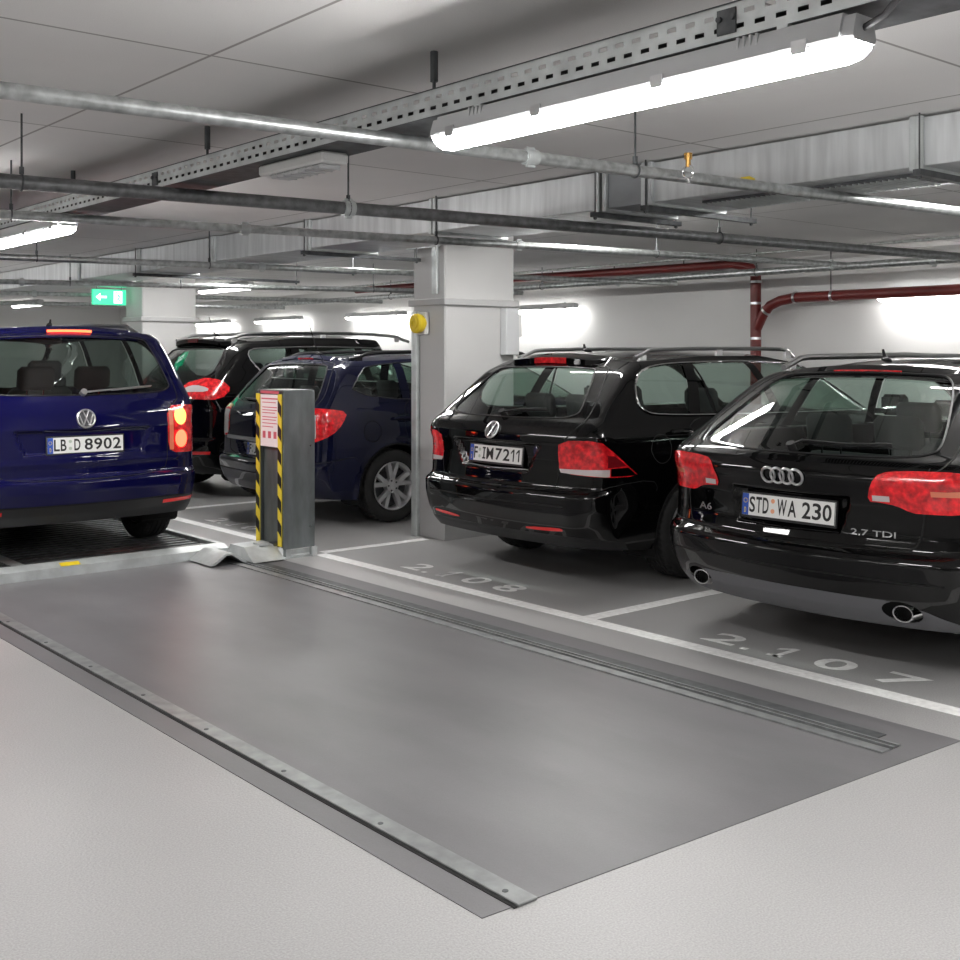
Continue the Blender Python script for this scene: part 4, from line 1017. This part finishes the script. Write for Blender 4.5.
# control post
cp=empty('control_post',(4.30,7.33,0),0,'galvanised steel control post with black and yellow stripes and a paper notice','control post')
def cb(m,x0,x1,y0,y1,z0,z1,mi=0,bev=0): m.box((x0-4.30,y0-7.33,z0),(x1-4.30,y1-7.33,z1),mi,bev)
m=MB(); cb(m,4.168,4.425,7.13,7.142,.07,1.195,0,.002); cb(m,4.413,4.425,7.142,7.19,.07,1.195); 
for z in (.22,.80): m.cyl((4.385-4.30,7.13-7.33,z),(4.385-4.30,7.122-7.33,z),.007,12,1)
m.build('side_panel',['galv_post','chrome'],cp)
m=MB(); cb(m,4.205,4.215,7.16,7.48,.08,1.195); cb(m,4.165,4.215,7.145,7.155,.08,1.195); cb(m,4.165,4.215,7.485,7.495,.08,1.195); cb(m,4.17,4.42,7.14,7.49,1.190,1.20); m.build('channel','galv_post',cp)
for (y0,y1) in ((7.143,7.195),(7.455,7.507)):
    m=MB(); cb(m,4.158,4.1640,y0,y1,.09,1.17,0); x=4.1575-4.3; ya,yb=y0-7.33,y1-7.33; z=.09; k=0; p=.085; sl=.045
    while z<1.17:
        z2=min(z+p,1.17); a0,a1=z,z2; 
        q=[(ya,max(.09,min(1.17,a0-sl/2))),(yb,max(.09,min(1.17,a0+sl/2))),(yb,max(.09,min(1.17,a1+sl/2))),(ya,max(.09,min(1.17,a1-sl/2)))]
        m.add([(x-.0005,u,v) for u,v in q],[(0,1,2,3)],1+k%2); z+=p; k+=1
    m.build('hazard_stripe',['sign_yellow','sign_yellow','stripe_black'],cp)
m=MB(); cb(m,4.166,4.169,7.195,7.455,.79,1.165,0); m.build('paper_notice','paper',cp); nt_=m
m=MB()
x=4.1655
for (z,a,b,h) in [(1.13,.05,.95,.010),(1.105,.1,.85,.006),(1.07,.1,.9,.006),(1.05,.1,.9,.006),(1.03,.1,.8,.006),(1.0,.1,.9,.006),(.98,.1,.85,.006),(.955,.1,.9,.006),(.93,.1,.7,.006)]:
    cb(m,x,x+.001,7.455-.26*b,7.455-.26*a,z,z+h,0)
for a in (.12,.42,.72): cb(m,x,x+.001,7.455-.26*(a+.16),7.455-.26*a,.85,.90,0)
cb(m,x,x+.001,7.195,7.455,1.172,1.192,0); m.build('notice_print','paper_red',cp)
m=MB(); cb(m,4.17,4.44,7.135,7.50,.0,.012,0); cb(m,4.40,4.44,7.12,7.16,.0,.07); cb(m,4.20,4.24,7.15,7.19,.01,.09); cb(m,4.22,4.27,7.40,7.48,.01,.09); cb(m,4.24,4.40,7.16,7.18,.025,.06); m.build('base_plate','galv',cp)
m=MB(); cb(m,4.13,4.20,7.20,7.27,.08,.115); cb(m,4.25,4.38,7.145,7.16,.075,.095); m.build('cable_gland','dark_metal',cp)
# ---- air duct
def duct(y0,y1,x0,x1,label,mat_='galv_duct',fl=True):
    m=MB(); m.box((x0,y0,2.235),(x1,y1,CH-.012),0,.003); r=m.build('air_duct',mat_); tag(r,label,'air duct')
    if fl:
        for y in (y0,y1-.03):
            f=MB(); f.box((x0-.018,y,2.217),(x1+.018,y+.030,CH-.004),0,.004); f.build('flange','galv',r)
    for k in range(1,int((y1-y0)/.28)):      # stiffening creases
        pass
    return r
dl=['nearest','','','','','','','','']
ys=[-.5,2.5,4.0]
duct(-.5,2.5,4.48,5.06,'galvanised air duct length at the right edge, ending at the nearest flange')
d2=duct(2.5,3.98,4.48,5.06,'galvanised air duct length with the yellow sticker and the grille underneath')
duct(4.0,4.31,4.485,5.05,'short darker duct box between two flanges','duct_dark')
yy=4.33; names=['galvanised duct length right of the big pillar','galvanised duct length passing the big pillar','galvanised duct length above the dark blue estate car','galvanised duct length above the blue people carrier','galvanised duct length in front of the far left pillar','galvanised duct length beyond the far left pillar','most distant duct length']
for nme,L_ in zip(names,(1.47,1.5,1.5,1.5,1.5,3,3)): duct(yy,yy+L_-.01,4.48,5.06,nme); yy+=L_
m=MB(); m.box((4.62,2.6,2.222),(4.92,3.75,2.2345)); g=m.build('duct_grille','dark_metal'); tag(g,'long black slotted grille on the underside of the duct','grille')
m=MB()
for k in range(38): m.box((4.63,2.63+k*.0295,2.214),(4.91,2.635+k*.0295,2.224))
m.build('slats','galv',g)
m=MB(); m.prism([(0,0),(.10,0),(.10,.02),(.07,.035),(.02,.035),(0,.018)],0,.002,lambda u,v,h:(4.478-h,3.42-u,2.262+v)); tag(m.build('sticker','sign_yellow'),'yellow sticker low on the front of the air duct','sticker')
for (y,x1,lb) in ((4.33,5.13,'left of the two support rails under the dark duct box'),(3.97,5.35,'right of the two support rails under the dark duct box'),(2.47,5.6,'support rail under the duct at the right edge'),(7.3,5.5,'support rail under the duct beside the big pillar'),(8.8,5.9,'support rail under the duct behind the steel post'),(10.3,6.2,'support rail under the duct above the blue people carrier')):
    m=MB(); m.box((4.42,y-.018,2.190),(x1,y+.018,2.216)); r=m.build('support_rail','dark_metal'); tag(r,lb,'support rail')
    m=MB()
    for x in (4.44,x1-.03): m.cyl((x,y,2.175),(x,y,CH),.004,6); m.cyl((x,y,2.178),(x,y,2.19),.010,6)
    m.build('threaded_rod','dark_metal',r)
# ---- pipes
def pipe(pts,r,matn,label,couplers=(),hangers=(),name='sprinkler_pipe',cat='pipe',rodtop=CH):
    m=MB(); m.tube(pts,r,18); o=m.build(name,matn); tag(o,label,cat)
    P=[Vector(p) for p in pts]; 
    def at(t):
        seg=[(P[i+1]-P[i]).length for i in range(len(P)-1)]; T=sum(seg)*t
        for i,sg in enumerate(seg):
            if T<=sg or i==len(seg)-1: return P[i]+(P[i+1]-P[i])*(T/sg),(P[i+1]-P[i]).normalized()
            T-=sg
    for t in couplers:
        p,d=at(t); m=MB(); m.cyl(p-d*.028,p+d*.028,r*1.22,16); 
        a,b=m.frame(d); 
        for q in (-1,1): m.cyl(p+Vector((0,0,q*r*1.3))-d*.018-a*.0,p+Vector((0,0,q*r*1.3))+d*.018,r*.3,8)
        m.build('coupler','galv',o)
    for t in hangers:
        p,d=at(t); m=MB(); a,b=m.frame(d)
        m.tube([p+a*math.cos(u)*(r*1.12)+b*math.sin(u)*(r*1.12) for u in [2*math.pi*k/20 for k in range(20)]],.004,6,closed=True)
        m.cyl(p+Vector((0,0,r*1.1)),p+Vector((0,0,r*1.1+.03)),.010,8); m.cyl(p+Vector((0,0,r*1.1+.02)),(p.x,p.y,rodtop),.0045,8); m.build('hanger','dark_metal',o)
    return o
def ext(a,b,xa,xb,z):
    t=lambda x:a[1]+(b[1]-a[1])*(x-a[0])/(b[0]-a[0]); return (xa,t(xa),z),(xb,t(xb),z)
a=pipe(ext((1.016, 3.254),(5.612, 2.902),.2,8.9,2.175),.024,'galv_pipe','nearest galvanised sprinkler pipe, passing just under the bright lamp',(.305,),(.365,.70))
pipe(ext((1.524,4.878),(8.08,4.179),.3,8.9,2.165),.031,'pipe_dark','thick dark sprinkler pipe, second from the camera',(.327,),(.152,.327,.62,.92))
pipe(ext((1.897,6.074),(8.15,5.171),.4,8.15,2.17),.024,'galv_pipe','third sprinkler pipe, crossing in front of the big pillar near its top',(.36,.60,.98),(.2,.52,.75))
pipe(ext((2.702,8.651),(5.881,8.088),.4,8.9,2.165),.024,'galv_pipe','fourth sprinkler pipe, disappearing behind the big pillar',(.22,.5),(.30,.45,.7))
pipe(ext((3.615,11.573),(7.569,10.278),.4,8.9,2.165),.026,'galv_pipe','fifth sprinkler pipe, above the tall black people carrier',(.4,),(.45,.57,.8))
pipe(((.4,14.65,2.17),(8.9,12.65,2.165)),.026,'galv_pipe','sixth sprinkler pipe, just behind the far left pillar',(.5,),(.4,.7))
pipe(((.4,17.8,2.17),(8.9,15.2,2.165)),.028,'galv_pipe','most distant sprinkler pipe crossing near the far wall',(.5,),(.4,.8))
pipe(((8.98,2.2,2.232),(8.98,17.0,2.232)),.034,'galv_pipe','long galvanised main pipe running along the back of the bays',(.18,.42,.6),(.1,.3,.5,.7),name='main_pipe')
pipe(((8.9,3.0,2.40),(8.9,14.0,2.40)),.012,'galv_pipe','thin conduit running along the ceiling above the bays',(),(),name='cable_conduit',cat='conduit')
v=empty('sprinkler_valve',(3.56,2.96,2.175),0,'small brass valve with a handle on the nearest sprinkler pipe','valve')
m=MB(); m.cyl((0,0,.02),(0,0,.06),.010,10); m.box((-.022,-.006,.062),(.022,.006,.072),0,.003); m.cyl((0,0,.05),(0,0,.075),.016,10); m.build('handle','brass',v)
m=MB(); m.tube([(p[0],p[1],p[2]) for p in [(math.cos(t)*0,math.cos(t)*.026,math.sin(t)*.026) for t in [2*math.pi*k/16 for k in range(16)]]],.005,8,closed=True); m.cyl((0,0,-.025),(0,0,-.045),.007,10); m.build('clamp','chrome',v)
# red waste pipes
rp=empty('drain_pipe',(9.75,7.22,0),0,'dark red vertical drain pipe with branch on the back wall','drain pipe')
def q_(*a): return tuple(a[i]-(9.75,7.22,0)[i] for i in range(3))
m=MB(); m.cyl(q_(9.75,7.22,0),q_(9.75,7.22,2.30),.055,24); m.build('stack','red_pipe',rp)
m=MB(); m.tube([q_(*p) for p in [(9.75,7.22,1.70),(9.74,7.12,1.86),(9.72,7.02,1.95),(9.72,6.9,1.995),(9.72,6.7,2.02),(9.72,3.0,2.03)]],.05,22); m.build('branch','red_pipe',rp)
m=MB(); m.tube([q_(*p) for p in [(9.75,7.22,2.30),(9.74,7.26,2.345),(9.6,7.4,2.385),(9.45,7.7,2.37),(9.40,10.5,2.385),(9.40,14,2.39)]],.045,20); m.build('upper_branch','red_pipe',rp)
m=MB()
for p,d in (((9.75,7.22,2.2),(0,0,1)),((9.75,7.22,1.98),(0,0,1)),((9.75,7.22,1.62),(0,0,1)),((9.75,7.22,1.52),(0,0,1)),((9.735,7.08,1.90),(0,-.7,.6)),((9.72,6.72,2.02),(0,1,0)),((9.72,6.30,2.02),(0,1,0)),((9.72,4.3,2.03),(0,1,0))):
    p=Vector(q_(*p)); d=Vector(d).normalized(); m=MB(); m.cyl(p-d*.012,p+d*.012,.060,24); m.build('clamp','satin_silver',rp)
for y in (6.32,4.3,1.9): m=MB(); m.cyl(q_(9.72,y,2.08),q_(9.72,y,CH),.006,8); m.build('hanger_rod','dark_metal',rp)
for y in (7.9,8.9,9.9): m=MB(); m.cyl(q_(9.43,y,2.40),q_(9.43,y,CH),.006,8); m.build('hanger_rod','dark_metal',rp)
# ---- cable tray
ty=[]; tr=empty('cable_tray',(2.35,8.5,0),0,'long perforated galvanised cable tray hung above the aisle','cable tray')
Y0,Y1=-5.5,20.0; z0,z1=2.215,2.30
def perf(m,x,vert=True):
    pitch=.06; y=Y0
    zs=[z0,z0+.020,z0+.032,z1-.032,z1-.020,z1]
    V=[];F=[]
    ys=[]
    n=int((Y1-Y0)/pitch)
    for k in range(n+1):
        ys+= [y+k*pitch, y+k*pitch+.030]
    for yv in ys:
        for zz in zs: V.append((x-2.35,yv-8.5,zz))
    c=len(zs)
    for i in range(len(ys)-1):
        for j in range(c-1):
            if i%2==0 and j==1: continue
            if i%2==1 and j==3: continue
            F.append((i*c+j,i*c+j+1,(i+1)*c+j+1,(i+1)*c+j))
    # thickness
    nV=len(V); V2=[(v[0]+.0015,v[1],v[2]) for v in V]; F2=[tuple(q+nV for q in f[::-1]) for f in F]
    m.add(V+V2,F+F2)
m=MB(); perf(m,2.25); m.build('side_flange','galv',tr); m=MB(); perf(m,2.45); m.build('side_flange','galv',tr)
m=MB(); m.box((-.10,Y0-8.5,z0-.0015),(.10,Y1-8.5,z0)); m.box((-.105,Y0-8.5,z1-.001),(-.09,Y1-8.5,z1+.001)); m.build('tray_bottom','dark_metal',tr)
for y in (1.62,3.0,4.62,6.2,7.8,9.6,11.5):
    m=MB(); m.cyl((-.03,y-8.5,z0),(-.03,y-8.5,CH),.006,8); m.cyl((-.03,y-8.5,CH-.10),(-.03,y-8.5,CH),.013,8); m.build('hanger_rod','dark_metal',tr)
for y in (1.75,5.0): m=MB(); m.box((-.104,y-8.5-.028,z0+.012),(-.099,y-8.5+.028,z1-.012)); m.cyl((-.11,y-8.5-.02,z0+.05),(-.10,y-8.5-.02,z0+.05),.008,8); m.cyl((-.11,y-8.5+.02,z0+.05),(-.10,y-8.5+.02,z0+.05),.008,8); m.build('joint_plate','dark_metal',tr)
rnd=random.Random(3)
for k in range(4):
    P=[]; 
    for i in range(60): P.append((2.29+k*.035+rnd.uniform(-.006,.006),Y0+.2+i*.43,z0+.012+rnd.uniform(0,.008)))
    m=MB(); m.tube(P,.009,6); tag(m.build('cable','red_cable' if k==1 else 'cable'),('red cable lying in the cable tray' if k==1 else 'black cable lying in the cable tray'),'cable',None if k==1 else 'black cables in the tray')
for k,(xx,zz) in enumerate(((2.30,.040),(2.35,.042),(2.40,.040))):
    P=[(xx+rnd.uniform(-.004,.004),Y0+.2+i*.43,z0+zz+rnd.uniform(0,.004)) for i in range(58)]
    m=MB(); m.tube(P,.014,8); tag(m.build('cable','cable'),'thick black cable on top of the others in the cable tray','cable','thick black cables in the tray')
# ---- lamps
def lamp(name='fluorescent_lamp',L=1.50):
    r=empty(name,(0,0,0)); a=L/2
    m=MB(); q=[(-.046,-.004),(-.054,.006),(-.052,.020),(-.038,.060),(.038,.060),(.052,.020),(.054,.006),(.046,-.004)]
    m.prism(q,-a+.03,a-.03,lambda u,v,h:(u,h,v)); 
    for e in (-1,1): m.prism([(u*.85,v*.9) for u,v in q],e*(a-.03),e*a,lambda u,v,h:(u,h,v))
    for y in (-.5,.5):
        for k in range(4): m.box((-.047,y+k*.018,.02),(.047,y+k*.018+.006,.062))
    m.build('housing','lamp_housing',r,sharp=30)
    m=MB(); n=14; V=[];F=[]; ys=[-a+.005,-a+.02,-a+.05,a-.05,a-.02,a-.005]; sc_=[.55,.85,1,1,.85,.55]
    for y,s_ in zip(ys,sc_):
        for k in range(n+1): t=math.pi*k/n; V.append((.046*math.cos(t)*(.6+.4*s_),y,-.004-.040*math.sin(t)*s_))
    w=n+1
    for i in range(len(ys)-1):
        for k in range(n): F.append((i*w+k,i*w+k+1,(i+1)*w+k+1,(i+1)*w+k))
    F+=[tuple(range(w)),tuple(range((len(ys)-1)*w,len(ys)*w))[::-1]]
    m.add(V,F,0,True); m.build('diffuser','tube',r)
    for y in (-.62,-.2,.25,.64):
        for e in (-1,1): m=MB(); m.box((e*.046,y-.02,-.014),(e*.058,y+.02,.018)); m.build('clip','satin_silver',r)
    m=MB(); 
    for y in (-.55,.55): m.box((-.02,y-.015,.055),(.02,y+.015,.074))
    m.build('mount','galv',r)
    return r
L0=lamp()
spots=[((2.26,2.135,2.138),'bright fluorescent lamp under the cable tray at the top right',None),
 ((2.26,6.84,2.138),'fluorescent lamp at the left edge, under the cable tray',None),
 ((2.26,12.9,2.138),'far fluorescent lamp under the tray, out of sight left',None),
 ((2.26,-2.4,2.138),'fluorescent lamp under the tray behind the viewpoint',None),
 ((2.26,16.1,2.138),'most distant fluorescent lamp under the tray',None)]
wl=[((9.83,5.13,1.99),'fluorescent lamp on the back wall at the right edge, under the red pipe',None),
 ((9.83,10.66,2.02),'fluorescent lamp on the back wall just right of the big pillar',None),
 ((9.83,14.15,2.03),'fluorescent lamp on the back wall just left of the big pillar',None),
 ((9.83,19.5,2.03),'far fluorescent lamp on the back wall above the black people carrier',None),
 ((9.83,.3,2.03),'fluorescent lamp on the back wall beyond the right edge',None),
 ((9.83,17.0,2.03),'fluorescent lamp on the back wall in the far corner',None)]
LW=None
for i,(p,lb,g) in enumerate(spots+wl):
    if i<len(spots): o=L0 if i==0 else copy_tree(L0)
    elif LW is None:
        LW=o=copy_tree(L0)
        for ch in o.children:
            if ch.name.startswith('diffuser'): ch.data=ch.data.copy(); ch.data.materials[0]=MATS['tube_wall']
    else: o=copy_tree(LW)
    o.location=p; tag(o,lb,'lamp')
for i,(p,lb) in enumerate([((-1.3,3.4,2.30),'added fill lamp, unseen, over the near aisle lane, left of the viewpoint'),((-1.3,-1.2,2.30),'added fill lamp, unseen, over the near aisle lane, behind the viewpoint'),((-1.3,8.0,2.30),'added fill lamp, unseen, over the near aisle lane, beyond the left edge'),((-3.5,0.,2.375),'fluorescent ceiling lamp over the far side of the aisle'),((-3.5,6.,2.375),'fluorescent ceiling lamp left of the aisle'),((-3.5,12,2.375),'distant fluorescent ceiling lamp left of the aisle'),((5.66,2.5,2.375),'fluorescent ceiling lamp behind the duct, above the rightmost car'),((5.66,5.6,2.375),'fluorescent ceiling lamp behind the duct, above the middle black car'),((5.66,8.9,2.375),'fluorescent ceiling lamp behind the duct, above the dark blue estate car'),((5.66,11.3,2.375),'fluorescent ceiling lamp behind the duct, above the black people carrier'),((5.66,.3,2.375),'fluorescent ceiling lamp behind the duct, right of the frame'),((7.2,21.5,2.375),'fluorescent ceiling lamp near the far wall'),((4.2,20.5,2.375),'fluorescent ceiling lamp beyond the pallet'),((7.6,14.6,2.375),'fluorescent ceiling lamp above the bays beyond the far pillar')]):  # near aisle lane lamps are an added, unseen row that brightens the ceiling
    o=copy_tree(LW); o.location=p; tag(o,lb,'lamp')
    if p[0]==5.66 or p[0]==-1.3:
        for ch in o.children:
            if ch.name.startswith('diffuser'): ch.data=ch.data.copy(); ch.data.materials[0]=MATS['tube_duct' if p[0]==5.66 else 'tube_aisle_fill']
m=MB(); m.tube([(2.26,1.39,2.165),(2.25,1.33,2.18),(2.22,1.24,2.24),(2.20,1.05,2.29)],.008,8); tag(m.build('lamp_cable','cable'),'short black cable feeding the bright lamp','cable')
# emergency light under tray
el=empty('emergency_light',(2.35,3.88,2.180),0,'flat white emergency light under the cable tray with a ribbed cover','emergency light')
m=MB(); m.box((-.06,-.24,-.012),(.06,.24,.03),0,.008); m.build('housing','white_plastic',el)
m=MB(); m.box((-.045,-.21,-.028),(.045,.17,-.012),0,.006); 
for k in range(7): m.box((-.046,-.2+k*.052,-.030),(.046,-.194+k*.052,-.012))
m.build('cover','lamp_housing',el)
m=MB(); m.tube([(-.03,.22,.03),(-.06,.26,.05),(-.08,.24,.11),(-.08,.18,.10)],.006,6); m.build('lead','cable',el)
# exit sign
ex=empty('exit_sign',(5.30,13.04,2.123),0,'green exit sign with white arrow, hanging left of the far pillar','exit sign')
m=MB(); m.box((-.20,-.02,-.09),(.20,.02,.09),0,.004); m.build('sign_panel','sign_green',ex)
m=MB(); f=lambda u,v,h:(u,-.0205-h,v)
m.prism([(-.165,0),(-.11,.045),(-.11,.028),(-.11,.012),(-.035,.012),(-.035,-.012),(-.11,-.012),(-.11,-.045)],0,.001,f)
m.prism(rect(.05,.15,-.07,.07),0,.001,f)
m.build('arrow_and_door','sign_white',ex)
m=MB(); m.tube([f(*p,.0016) for p in [(.135,-.06),(.11,-.03),(.115,.0),(.09,.035)]],.007,6); m.tube([f(*p,.0016) for p in [(.115,-.0),(.09,-.03),(.08,-.055)]],.006,6); m.tube([f(*p,.0016) for p in [(.10,.03),(.125,.01)]],.005,6); m.cyl(f(.082,.052,0),f(.082,.052,.003),.010,12); m.build('running_figure','sign_green',ex)
m=MB(); 
for x in (-.15,.15): m.cyl((x,0,.09),(x,0,CH-2.123),.003,6)
m.build('hanger_rod','dark_metal',ex)
m=MB(); m.box((-.12,-.03,.12),(.2,.03,.17)); m.build('lamp_bar','sign_green',ex)
# ------------------------------------------------------------------ world, camera, colour
w=bpy.data.worlds.new('World'); sc.world=w; w.use_nodes=True; w.node_tree.nodes['Background'].inputs[0].default_value=(.8,.85,.9,1); w.node_tree.nodes['Background'].inputs[1].default_value=.3
cam=bpy.data.cameras.new('Camera'); co=bpy.data.objects.new('Camera',cam); C.objects.link(co); sc.camera=co
cam.sensor_width=36; cam.sensor_fit='HORIZONTAL'; cam.lens=1150*36/960; cam.clip_end=100
co.location=(0,0,1.45); co.rotation_euler=(math.radians(90),0,math.radians(50-90)); cam.shift_y=-(480-355)/960
vs=sc.view_settings; vs.view_transform='Standard'; vs.look='None'; vs.gamma=1; vs.use_curve_mapping=False; vs.exposure=3.1
